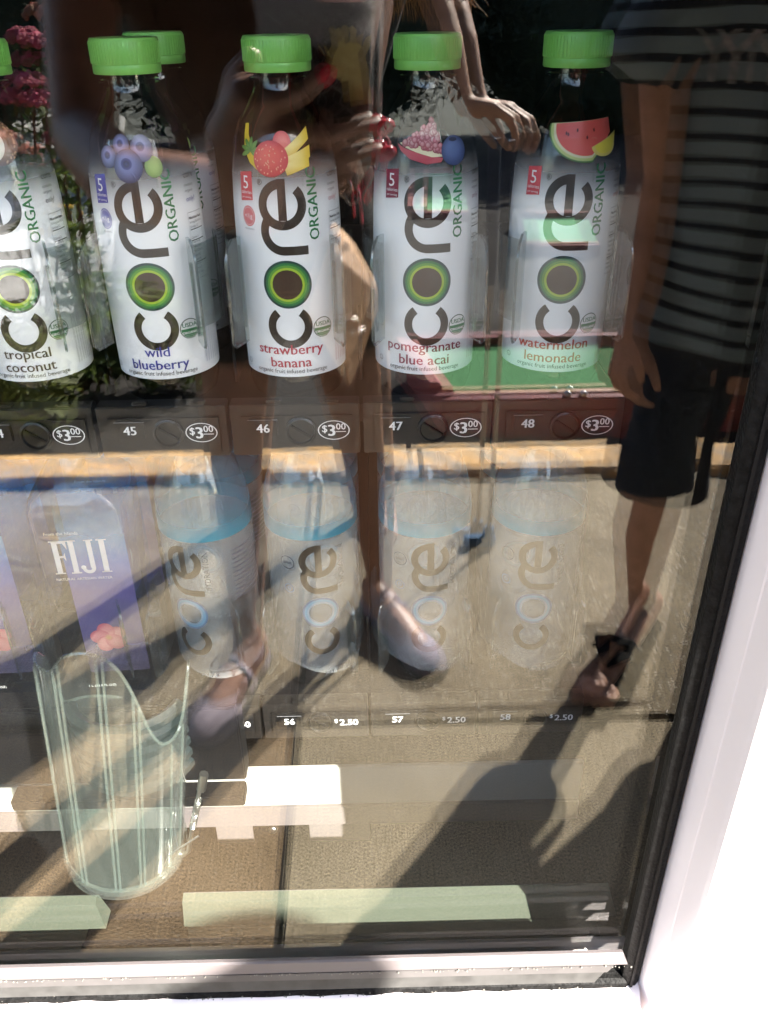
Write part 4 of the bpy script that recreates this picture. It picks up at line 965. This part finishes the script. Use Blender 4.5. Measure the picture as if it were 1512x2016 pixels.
def hand(mb, wrist, d, nrm, side, curl=(.35, .5, .5), s=1.0, spread=.06, thumb=True):
    """wrist, unit finger direction d, palm normal nrm (towards palm side), side = thumb side; returns fingertip points"""
    d = Vector(d).normalized(); side = Vector(side); side = (side - d * side.dot(d)).normalized(); nrm0 = Vector(nrm); nrm = d.cross(side); nrm = nrm if nrm.dot(nrm0) > 0 else -nrm
    w = Vector(wrist); tips = []
    for q in (-.3, -.1, .1, .3):
        limb(mb, [w + side * q * .07 * s, w + d * .085 * s + side * q * .115 * s], [.0155 * s, .0125 * s], 12)
    for i, (q, L) in enumerate(((.3, .072), (.1, .082), (-.1, .077), (-.3, .060))):
        p = w + d * .085 * s + side * q * .115 * s; ang = 0; pts = [p]
        dd = (d + side * spread * q * 3).normalized()
        for kk, (ln, cu) in enumerate(zip((.45, .31, .24), curl)):
            ang += cu * (1 + .12 * i); v = dd * math.cos(ang) + nrm * math.sin(ang); p = p + v * L * ln * s; pts.append(p)
        finger(mb, pts, .0092 * s, .0068 * s); tips.append(pts)
    if thumb:
        b0 = w + d * .02 * s + side * .022 * s; b1 = w + d * .05 * s + side * .046 * s + nrm * .012 * s; b2 = w + d * .078 * s + side * .05 * s + nrm * .028 * s; b3 = w + d * .098 * s + side * .046 * s + nrm * .042 * s
        finger(mb, [b0, b1, b2, b3], .0135 * s, .0078 * s)
    return tips
def PH(a, b, c): return CAMPOS + RIGHT * a + UP * b + FWD * c      # the phone's own frame: across, along, towards the machine

# ---- the one taking the picture
ph = thing('person', 'person in black shorts and mauve flats holding up a phone, legs apart', 'person', (-.12, -1.08, 0))
base = ph.location.copy()
def rel(o): o.location = -base; return o
m = MB()
limb(m, [(-.205, -1.05, .86), (-.228, -1.045, .62), (-.240, -1.035, .46), (-.247, -1.045, .36), (-.262, -1.045, .12), (-.263, -1.04, .06)], [.078, .062, .050, .048, .030, .032])
limb(m, [(-.055, -1.05, .86), (-.030, -1.075, .64), (-.012, -1.115, .47), (-.006, -1.155, .36), (.006, -1.215, .12), (.004, -1.215, .06)], [.078, .062, .049, .046, .029, .031])
for hx, hy, tx, ty in ((-.255, -1.055, -.318, -.865), (-.004, -1.235, .102, -1.035)):   # feet
    h = Vector((hx, hy, .036)); t = Vector((tx, ty, .022)); mid = h.lerp(t, .5) + Vector((0, 0, .014))
    limb(m, [h, mid, h.lerp(t, .82), t], [.03, .033, .032, .02]); limb(m, [(hx, hy + .01, .075), mid], [.032, .028])
body_loft(m, [((-.13, -1.06, .80), .10, .08), ((-.13, -1.06, .90), .155, .10), ((-.14, -1.03, 1.02), .122, .088), ((-.155, -.98, 1.16), .138, .095), ((-.16, -.95, 1.28), .155, .09), ((-.165, -.94, 1.355), .12, .065), ((-.165, -.935, 1.39), .05, .045)])
limb(m, [(-.165, -.935, 1.36), (-.162, -.91, 1.45)], [.05, .046])
hp, hR = head_on(m, (-.16, -.875, 1.545), 1.0, pitch=-.45)
limb(m, [(-.305, -.945, 1.315), (-.335, -.87, 1.20), (-.325, -.755, 1.06), (-.25, -.61, 1.035), (-.135, -.455, 1.055), PH(-.088, -.165, .008)], [.052, .046, .037, .038, .028, .026])
limb(m, [(-.035, -.945, 1.315), (-.01, -.89, 1.19), (-.03, -.80, 1.065), (-.035, -.64, 1.05), (-.045, -.49, 1.075)], [.052, .045, .036, .035, .025])
# left hand: palm at the phone's left edge, fingers laid across its back
limb(m, [PH(-.088, -.165, .010), PH(-.092, -.10, .014), PH(-.080, -.066, .014)], [.027, .026, .018]); limb(m, [PH(-.088, -.15, .012), PH(-.078, -.125, .016)], [.026, .020])
FG = [[PH(-.079, -.066, .014), PH(-.060, -.058, .026), PH(-.043, -.0545, .022), PH(-.032, -.052, .010)],
      [PH(-.079, -.088, .016), PH(-.050, -.082, .030), PH(-.018, -.084, .027), PH(.0075, -.0885, .011)],
      [PH(-.078, -.108, .016), PH(-.050, -.106, .031), PH(-.018, -.108, .027), PH(.0095, -.1115, .011)],
      [PH(-.077, -.126, .014), PH(-.054, -.128, .027), PH(-.030, -.132, .024), PH(-.010, -.136, .012)]]
for f in FG: finger(m, f, .0098, .0078)
finger(m, [PH(-.098, -.135, .0), PH(-.100, -.10, -.012), PH(-.092, -.072, -.018), PH(-.078, -.055, -.018)], .014, .008)
rtips = hand(m, (-.045, -.49, 1.075), (.02, .7, .5), (0, .5, -.8), (-1, 0, 0), curl=(.25, .35, .3), s=.92)
bd = rel(grow(m, 'body', M['skin'], ph, voxel=.0042, smooth=4))
for f, ww in zip(FG[:3], (.0055, .0062, .0062)):
    t = f[-1]; dd = (f[-1] - f[-2]).normalized(); n = MB(); up = FWD
    u = (up - dd * up.dot(dd)).normalized(); w = dd.cross(u); R = Matrix((w, dd, u)).transposed()
    n.ball(t + dd * .0045 + u * .0035, (.0066, .0100, .0050), 12, 8, rot=R); rel(n.build('fingernail', M['nail'], ph, smooth=True))
face_parts(lambda x, y, z: hp(x, y, z) - base, hR, 1.0, ph)
m = MB(); m.ball(hp(0, -.025, .045), (.088, .098, .092), 20, 14, rot=hR); m.cone(hp(0, -.085, .05), hp(0, -.14, .0), .045, .03, 12); m.cone(hp(0, -.14, .0), hp(0, -.15, -.16), .035, .012, 12)
rel(grow(m, 'hair', M['haird'], ph, voxel=.007, smooth=3))
m = MB()
body_loft(m, [((-.13, -1.06, .90), .158, .115), ((-.14, -1.03, 1.02), .136, .104), ((-.155, -.98, 1.16), .153, .112), ((-.16, -.95, 1.27), .166, .105), ((-.165, -.94, 1.325), .14, .082), ((-.165, -.94, 1.34), .10, .06)])
limb(m, [(-.30, -.945, 1.318), (-.33, -.885, 1.225)], [.062, .058]); limb(m, [(-.035, -.945, 1.318), (-.012, -.90, 1.22)], [.060, .056])
rel(grow(m, 'shirt', M['browncl'], ph, voxel=.007, smooth=4))
m = MB()
body_loft(m, [((-.13, -1.06, .81), .135, .105), ((-.13, -1.06, .875), .168, .122), ((-.135, -1.045, .95), .146, .112), ((-.137, -1.04, .985), .132, .102)])
limb(m, [(-.205, -1.05, .86), (-.222, -1.046, .745)], [.092, .088]); limb(m, [(-.055, -1.055, .86), (-.040, -1.068, .745)], [.092, .088])
rel(grow(m, 'shorts', M['blackcl'], ph, voxel=.007, smooth=4))
for hx, hy, tx, ty in ((-.255, -1.062, -.323, -.852), (-.008, -1.243, .110, -1.023)):
    h = Vector((hx, hy, 0)); t = Vector((tx, ty, 0)); d = (t - h).normalized(); s = Vector((d.y, -d.x, 0)); L = (t - h).length + .03
    m = MB(); k = []; prof = [(-.028, .024), (0, .033), (.25, .033), (.55, .043), (.8, .046), (.94, .033), (1.0, .012)]
    out = [h + d * (q * L if q > 0 else q) + s * w for q, w in prof] + [h + d * (q * L if q > 0 else q) - s * w for q, w in reversed(prof)]
    m.prism([(p.x, p.y) for p in out], 'z', .001, .016); so = rel(m.build('shoe_sole', M['sole'], ph, bevel=.003))
    m = MB(); toe = h + d * L * .74
    R = Matrix((s, d, Vector((0, 0, 1)))).transposed()
    m.ball(toe + Vector((0, 0, .018)), (.046, .070, .033), 20, 12, rot=R); m.ball(h + d * .02 + Vector((0, 0, .02)), (.036, .055, .042), 18, 10, rot=R); m.ball(h + d * L * .42 + Vector((0, 0, .014)), (.036, .09, .026), 18, 10, rot=R)
    o = rel(grow(m, 'shoe', M['mauve'], ph, voxel=.004, smooth=6))
    m = MB(); ctr = h + d * L * .36; m.tube([ctr + s * (.040 * math.cos(a)) + Vector((0, 0, .028 + .052 * math.sin(a))) for a in [i * PI / 12 for i in range(13)]], .0075, 8, flat=.35); rel(m.build('shoe_strap', M['mauve'], ph, smooth=True))

# ---- phone in its clear printed case, held just under the camera
pt = thing('phone', 'phone in a clear case printed with a yellow giraffe head and pale lattice', 'phone', PH(-.029, -.064, -.009))
def PL(a, b, c): return PH(a, b, c) - pt.location
def plate(name, a0, a1, b0, b1, c0, c1, r, mat):
    m = MB(); P = []
    for cx, cy, s0 in ((a1 - r, b1 - r, 0), (a0 + r, b1 - r, 90), (a0 + r, b0 + r, 180), (a1 - r, b0 + r, 270)):
        for i in range(7): q = math.radians(s0 + 15 * i); P.append((cx + r * math.cos(q), cy + r * math.sin(q)))
    n = len(P); m.add([PL(x, y, c0) for x, y in P] + [PL(x, y, c1) for x, y in P], [(i, (i + 1) % n, n + (i + 1) % n, n + i) for i in range(n)] + [tuple(range(n)), tuple(range(2 * n - 1, n - 1, -1))])
    return m.build(name, mat, pt, bevel=.0008)
plate('phone_body', -.068, .010, -.136, .018, -.0115, -.0045, .009, M['phone']); plate('screen', -.066, .008, -.120, .004, -.0125, -.0117, .002, M['lensblack'])
plate('phone_case', -.0705, .0125, -.1385, .0205, -.0042, -.0022, .011, M['case'])
plate('camera_bump', -.030, .0035, -.006, .006, -.0022, -.0016, .0055, M['rosegold'])
m = MB(); lat = []
for i in range(-1, 6):
    for j in range(0, 9):
        cx = -.064 + i * .0165 + (.00825 if j % 2 else 0); cy = -.13 + j * .0175
        for q in range(24):
            a0 = 2 * PI * q / 24; a1 = 2 * PI * (q + 1) / 24
            def w(a, k): r = (.0094 + .0022 * abs(math.cos(2 * a))) * k; return (cx + r * math.cos(a), cy + r * math.sin(a))
            pts = [w(a0, .955), w(a1, .955), w(a1, 1.045), w(a0, 1.045)]
            if all(-.067 < p[0] < .0095 and -.135 < p[1] < -.009 for p in pts): m.add([PL(p[0], p[1], -.00205) for p in pts] , [(0, 1, 2, 3)])
m.build('case_print', M['pattern'], pt)
m = MB(); G = lambda px, py: PL(-.0098 + (px - 690) * .000323, -.0266 - (py - 80) * .000392, -.00195)
for poly in (((655, 118), (668, 100), (700, 96), (722, 108), (722, 128), (700, 150), (690, 168), (668, 172), (652, 160), (648, 138)), ((664, 104), (662, 84), (658, 76), (666, 70), (674, 76), (678, 102)), ((688, 100), (690, 80), (686, 72), (695, 67), (703, 74), (702, 100)),
             ((712, 112), (722, 88), (734, 84), (730, 108), (720, 124)), ((646, 116), (634, 100), (636, 112), (650, 130)), ((700, 150), (722, 124), (728, 150), (736, 215), (688, 222), (684, 172))):
    m.add([G(*p) for p in poly], [tuple(range(len(poly)))])
m.build('giraffe_print', M['giraffe'], pt)
for a in (-.0215, -.0055):
    m = MB(); m.ball(PL(a, 0, -.0019), (.0038, .0038, .0012), 14, 8, rot=Matrix((RIGHT, UP, FWD)).transposed()); m.build('lens', M['lensblack'], pt, smooth=True)

# ---- leather wristlet hanging below the hands
wr = thing('wristlet', 'tan leather wristlet purse with stitched edge hanging from the wrist', 'purse', (-.018, -.425, .97))
def prw(name, pts, y0, y1, mat, bev=.003):
    m = MB(); m.prism([(x + .018, z - .97) for x, z in pts], 'y', y0, y1); return m.build(name, mat, wr, bevel=bev)
m = MB()   # diamond pouch with a raised ridge down its front
V = [(-.008, .02, .061), (.006, .02, .046), (.024, .02, .012), (.024, .02, -.003), (.010, .02, -.045), (-.004, .02, -.076), (-.019, .02, -.045), (-.037, .02, -.012), (-.034, .02, .006), (-.020, .02, .044)]
n = len(V); RG = [(-.007, .040, .044), (-.007, .047, .0), (-.005, .040, -.052)]
m.add(V + RG + [(x * .9, y - .045, z * .92) for x, y, z in V],
      [(0, 1, n), (1, 2, n), (2, 3, n + 1), (2, n + 1, n), (3, 4, n + 1), (4, n + 2, n + 1), (4, 5, n + 2), (5, 6, n + 2), (6, n + 1, n + 2), (6, 7, n + 1), (7, 8, n + 1), (8, n, n + 1), (8, 9, n), (9, 0, n)]
      + [(i, n + 3 + i, n + 3 + (i + 1) % n, (i + 1) % n) for i in range(n)] + [tuple(range(2 * n + 2, n + 2, -1))])
m.build('pouch', M['leather'], wr, bevel=.0015)
m = MB()
E2 = [Vector(p) for p in V[2:8]]
for i in range(len(E2) - 1):
    L = (E2[i + 1] - E2[i]).length; k = int(L / .0042)
    for j in range(k):
        a = E2[i].lerp(E2[i + 1], (j + .2) / k) * .93 + Vector((0, .0055, 0)); b2 = E2[i].lerp(E2[i + 1], (j + .75) / k) * .93 + Vector((0, .0055, 0)); m.tube([a, b2], .0006, 5)
m.build('stitching', M['leatherdk'], wr)
m = MB(); m.add([(-.006, .046, -.008), (.014, .034, -.014), (.008, .034, -.040), (-.006, .043, -.036), (-.005, .051, -.010), (.013, .039, -.015), (.0075, .039, -.038), (-.005, .048, -.035)], [(0, 1, 2, 3), (4, 7, 6, 5), (0, 4, 5, 1), (1, 5, 6, 2), (2, 6, 7, 3), (3, 7, 4, 0)]); m.build('flap', M['leather'], wr, bevel=.001)
m = MB(); m.ball((.001, .050, -.014), .0022, 8, 6); m.build('clasp', M['steel'], wr, smooth=True)
m = MB(); m.tube([(.012, .006, .066), (.010, .008, .090), (.002, -.004, .118), (.008, -.02, .140), (.022, -.03, .142), (.034, -.02, .125), (.030, -.006, .104), (.014, .004, .082)], .0034, 8, flat=.4); m.build('wrist_strap', M['strap'], wr, smooth=True)
m = MB(); m.tube([(.004 + .006 * math.cos(a), .012, .090 + .007 * math.sin(a)) for a in [i * 2 * PI / 14 for i in range(15)]], .0011, 6); m.tube([(.003, .012, .096), (.001, .014, .110)], .002, 6); m.build('ring', M['steel'], wr, smooth=True)

# ---- youngster in striped shirt and long shorts at the right
kb_ = thing('person', 'person in striped short sleeved shirt, long navy shorts and black flip flops', 'person', (.65, -1.1, 0)); base2 = kb_.location.copy()
def rel2(o): o.location = -base2; return o
m = MB()
limb(m, [(.585, -1.13, .66), (.555, -1.10, .46), (.541, -1.085, .36), (.540, -1.10, .27), (.556, -1.125, .12), (.567, -1.13, .065)], [.075, .058, .046, .045, .029, .031])
limb(m, [(.755, -1.13, .66), (.796, -1.12, .46), (.806, -1.11, .36), (.812, -1.13, .27), (.822, -1.15, .12), (.824, -1.155, .065)], [.075, .058, .046, .045, .029, .031])
TO = []
for hx, hy, tx, ty in ((.580, -1.150, .430, -.932), (.824, -1.175, .850, -.955)):
    h = Vector((hx, hy, .045)); t = Vector((tx, ty, .034)); d = (t - h); d.z = 0; d.normalize(); s = Vector((d.y, -d.x, 0)); q = -1 if hx < .7 else 1
    limb(m, [h, h.lerp(t, .5) + Vector((0, 0, .004)), t], [.027, .026, .018]); limb(m, [t - s * .024, t + s * .026], [.015, .014]); limb(m, [(hx, hy + .012, .085), h.lerp(t, .55) + Vector((0, 0, .012))], [.03, .027])
    for i, (w, L, r) in enumerate(((-.028, .048, .0115), (-.009, .045, .0078), (.0075, .041, .0074), (.0225, .036, .0070), (.036, .029, .0066))):
        b0 = t + s * w * (1 if q < 0 else -1) * -q; finger(m, [b0, b0 + d * L * .6 + Vector((0, 0, .004)), b0 + d * L - Vector((0, 0, .006))], r * 1.05, r * .92)
    TO.append((h, t, d, s))
body_loft(m, [((.66, -1.13, .60), .13, .09), ((.66, -1.13, .72), .155, .105), ((.66, -1.12, .85), .14, .10), ((.66, -1.11, 1.02), .155, .105), ((.66, -1.11, 1.22), .165, .09), ((.66, -1.115, 1.29), .12, .065), ((.66, -1.11, 1.325), .05, .045)])
limb(m, [(.66, -1.11, 1.3), (.665, -1.095, 1.42)], [.05, .046]); hp2, hR2 = head_on(m, (.70, -1.07, 1.53), 1.0, pitch=-.2)
limb(m, [(.505, -1.11, 1.255), (.445, -1.10, 1.08), (.470, -1.115, .95), (.466, -1.11, .87), (.452, -1.075, .77), (.436, -1.05, .715)], [.045, .038, .032, .032, .027, .022])
limb(m, [(.815, -1.11, 1.255), (.875, -1.10, 1.08), (.885, -1.12, .93), (.88, -1.10, .84), (.875, -1.06, .72)], [.045, .038, .032, .03, .022])
hand(m, (.436, -1.05, .715), (-.12, .22, -.95), (.6, -.3, 0), (.35, .9, 0), curl=(.35, .55, .5), s=.88); hand(m, (.875, -1.06, .72), (.05, .2, -.95), (-.6, -.3, 0), (-.3, .9, 0), curl=(.35, .55, .5), s=.88)
rel2(grow(m, 'body', M['skin2'], kb_, voxel=.003, smooth=3))
face_parts(lambda x, y, z: hp2(x, y, z) - base2, hR2, 1.0, kb_)
m = MB(); m.ball(hp2(0, -.022, .05), (.082, .095, .085), 20, 14, rot=hR2); m.ball(hp2(0, .045, .088), (.06, .04, .03), 14, 8, rot=hR2); rel2(grow(m, 'hair', M['haird'], kb_, voxel=.007, smooth=2))
m = MB()
body_loft(m, [((.665, -1.12, .672), .196, .128), ((.665, -1.12, .74), .186, .126), ((.665, -1.12, .88), .178, .122), ((.662, -1.115, 1.04), .186, .124), ((.66, -1.11, 1.22), .186, .108), ((.66, -1.115, 1.28), .14, .08), ((.66, -1.115, 1.302), .08, .058)])
limb(m, [(.50, -1.11, 1.245), (.425, -1.085, 1.14)], [.070, .062]); limb(m, [(.82, -1.11, 1.245), (.895, -1.095, 1.14)], [.070, .062])
m.tube([(.425, -1.085, 1.14), (.403, -1.078, 1.098)], [.062, .060], 20); m.tube([(.895, -1.095, 1.14), (.917, -1.09, 1.098)], [.062, .060], 20)
sh_ = rel2(grow(m, 'shirt', M['stripes'], kb_, voxel=.005, smooth=2))
for v in sh_.data.vertices:
    q = v.co; v.co.y += .006 * noise.noise(Vector((q.x * 11, q.y * 6, q.z * 8))) + .004 * math.sin(q.x * 40 + q.z * 22); v.co.x += .004 * noise.noise(Vector((q.x * 5, 4, q.z * 14)))
bv = BVHTree.FromPolygons([v.co[:] for v in sh_.data.vertices], [p.vertices[:] for p in sh_.data.polygons])
k = MB(); v, f = text2d('YNN', .105, 'CENTER', 1.05); Q = []
for x, z in v:
    p = Vector((.600 + x * .95, -.6, 1.085 + z * .95)); hit = bv.ray_cast(p, Vector((0, -1, 0))); Q.append((p.x, (hit[0].y if hit[0] else -1.0) + .003, p.z))
k.add(Q, f); rel2(k.build('shirt_letters', pbr('worn_letter_print', (.42, .38, .38), .9, scale=70, c2=(.15, .15, .15)), kb_))
m = MB()
body_loft(m, [((.67, -1.13, .635), .165, .10), ((.665, -1.13, .68), .178, .12), ((.66, -1.13, .74), .165, .118)])
for x0, x1 in ((.580, .545), (.765, .812)):
    limb(m, [(x0, -1.13, .65), (x1, -1.10, .47)], [.088, .080]); m.tube([(x1, -1.10, .48), (x1, -1.09, .385)], [.083, .088], 22)
so = rel2(grow(m, 'shorts', M['navy'], kb_, voxel=.006, smooth=3))
for v in so.data.vertices:
    q = v.co; a = noise.noise(Vector((q.x * 14, q.y * 14, q.z * 4))); v.co.x += .006 * a; v.co.y += .007 * noise.noise(Vector((q.x * 12 + 5, q.y * 12, q.z * 5)))
for h, t, d, s in TO:
    m = MB(); prof = [(-.035, .022), (-.02, .036), (.05, .040), (.14, .048), (.23, .056), (.275, .048), (.30, .026)]
    out = [h + d * q + s * w for q, w in prof] + [h + d * q - s * w for q, w in reversed(prof)]
    m.prism([(p.x, p.y) for p in out], 'z', .001, .017); rel2(m.build('sandal_sole', M['sandal'], kb_, bevel=.004))
    m = MB(); k0 = h + d * .235 + Vector((0, 0, .022))
    for q in (-1, 1): m.tube([k0, h + d * .205 + s * q * .020 + Vector((0, 0, .034)), h + d * .165 + s * q * .036 + Vector((0, 0, .030)), h + d * .135 + s * q * .042 + Vector((0, 0, .0))], [.007, .013, .017, .016], 10, flat=.4)
    m.tube([h + d * .165 + s * .042 + Vector((0, 0, .008)), h + d * .17 + s * .026 + Vector((0, 0, .042)), h + d * .17 - s * .024 + Vector((0, 0, .042)), h + d * .165 - s * .042 + Vector((0, 0, .008))], .018, 10, flat=.35)
    rel2(m.build('sandal_strap', M['sandal'], kb_, smooth=True))

# ---- golfer with loose blond hair, leaning on a putter behind the others
gf = thing('person', 'person with loose blond hair in dark clothes leaning one hand on a putter', 'person', (-.12, -1.66, 0)); base3 = gf.location.copy()
def rel3(o): o.location = -base3; return o
m = MB()
limb(m, [(-.205, -1.68, .84), (-.285, -1.66, .48), (-.315, -1.68, .08)], [.08, .052, .034]); limb(m, [(-.06, -1.68, .84), (-.012, -1.67, .48), (.008, -1.69, .08)], [.078, .05, .034])
for hx, hy, tx, ty in ((-.315, -1.70, -.36, -1.52), (.008, -1.71, .035, -1.52)):
    limb(m, [(hx, hy, .034), (hx * .5 + tx * .5, hy * .5 + ty * .5, .042), (tx, ty, .022)], [.032, .034, .022])
body_loft(m, [((-.13, -1.68, .82), .15, .10), ((-.12, -1.68, 1.0), .12, .088), ((-.08, -1.70, 1.18), .145, .095), ((-.05, -1.72, 1.32), .16, .09), ((-.04, -1.72, 1.385), .11, .06), ((-.035, -1.715, 1.41), .05, .045)])
limb(m, [(-.035, -1.715, 1.39), (-.01, -1.68, 1.46)], [.048, .045]); hp3, hR3 = head_on(m, (.02, -1.64, 1.54), .98, pitch=-.35, yaw=-.4)
limb(m, [(.095, -1.71, 1.345), (.150, -1.62, 1.23), (.168, -1.545, 1.165), (.180, -1.515, 1.12), (.202, -1.485, 1.038), (.214, -1.478, 1.014)], [.045, .037, .031, .031, .023, .022])
limb(m, [(-.19, -1.71, 1.34), (-.235, -1.70, 1.18), (-.22, -1.62, 1.03), (-.15, -1.52, .96)], [.045, .037, .031, .022])
W0 = Vector((.214, -1.478, 1.014)); K = [Vector((.262, -1.455, 1.012)), Vector((.272, -1.470, 1.014)), Vector((.270, -1.485, 1.010)), Vector((.258, -1.500, 1.002))]
for kk in K: limb(m, [W0 + Vector((0, (kk.y + 1.478) * .5, 0)), kk], [.018, .0115], 12)
TIPS = [[(.300, -1.452, .990), (.310, -1.452, .960), (.302, -1.455, .940)], [(.312, -1.468, .992), (.328, -1.468, .960), (.322, -1.470, .936)], [(.308, -1.486, .984), (.322, -1.488, .955), (.315, -1.488, .930)], [(.285, -1.502, .975), (.293, -1.503, .950), (.288, -1.503, .932)]]
for kk, tp in zip(K, TIPS): finger(m, [kk] + [Vector(p) for p in tp], .0095, .0066)
finger(m, [W0 + Vector((.008, .016, -.008)), Vector((.236, -1.448, .985)), Vector((.254, -1.445, .962)), Vector((.270, -1.448, .944))], .0125, .0075)
hand(m, (-.15, -1.52, .96), (.3, .3, -.9), (0, -1, 0), (.8, 0, .2), s=.88)
rel3(grow(m, 'body', M['skinlight'], gf, voxel=.0045, smooth=4)); face_parts(lambda x, y, z: hp3(x, y, z) - base3, hR3, .98, gf)
m = MB(); body_loft(m, [((-.13, -1.68, .86), .165, .115), ((-.12, -1.68, 1.0), .137, .105), ((-.08, -1.70, 1.18), .16, .11), ((-.05, -1.72, 1.31), .172, .104), ((-.04, -1.72, 1.375), .12, .075)])
limb(m, [(.085, -1.71, 1.345), (.132, -1.65, 1.265)], [.056, .052]); limb(m, [(-.18, -1.71, 1.34), (-.225, -1.70, 1.22)], [.056, .052]); rel3(grow(m, 'shirt', M['blackcl'], gf, voxel=.008, smooth=4))
m = MB(); body_loft(m, [((-.13, -1.68, .80), .16, .112), ((-.13, -1.68, .9), .168, .12), ((-.125, -1.68, .97), .148, .112)]); limb(m, [(-.205, -1.68, .84), (-.255, -1.665, .62)], [.094, .085]); limb(m, [(-.06, -1.68, .84), (-.03, -1.67, .62)], [.094, .085]); rel3(grow(m, 'shorts', M['blackcl'], gf, voxel=.008, smooth=4))
m = MB(); m.ball(hp3(0, -.02, .045), (.086, .098, .092), 20, 14, rot=hR3); hc = hp3(.0, -.05, .0)
rg = random.Random(8)
for i in range(26):
    a = rg.uniform(0, 1); x0 = hp3(-.09 + .18 * a, -.07 + .05 * rg.random(), .02); e = Vector((.02 + .13 * a, -1.60 + .04 * rg.random(), 1.27 + .07 * rg.random()))
    limb(m, [x0, x0.lerp(e, .5) + Vector((.012, -.01, .01)), e], [.028, .024, .014], 8)
hb = rel3(grow(m, 'hair', M['hairb'], gf, voxel=.007, smooth=2))
m = MB()
for i in range(420):
    a = rg.random(); p = Vector((.0 + .15 * a + rg.gauss(0, .012), -1.60 + rg.uniform(-.01, .05), 1.33 + rg.uniform(-.05, .1))); q = p + Vector((.012 + .03 * a + rg.gauss(0, .012), rg.gauss(0, .012), -.10 + rg.gauss(0, .03))); w = q + Vector((.022 * a + rg.gauss(0, .014), rg.gauss(0, .01), -.045 + rg.gauss(0, .02)))
    if w.z < 1.145: continue
    m.tube([p, p.lerp(q, .6), q, w], [.0012, .0013, .0011, .0004], 4)
tag(m.build('hair_strand', M['hairb'], hb), kind='stuff')
pu = thing('putter', 'golf putter with navy grip and blue rubber head standing on the pavement', 'golf club', (.283, -1.497, 0))
m = MB(); m.tube([(-.009, .02, .955), (-.002, .012, .70), (.0, .010, .66)], [.0135, .0125, .0095], 12); m.build('grip', M['gripblue'], pu, smooth=True)
m = MB(); m.tube([(.0, .010, .665), (.002, .0, .05), (-.004, .0, .028)], .0062, 10); m.build('shaft', M['shaft'], pu, smooth=True)
m = MB(); m.box((-.062, -.016, .002), (.018, .016, .030)); m.tube([(0, 0, .02), (.001, 0, .062)], [.017, .012], 12); m.build('club_head', M['headblue'], pu, bevel=.006)
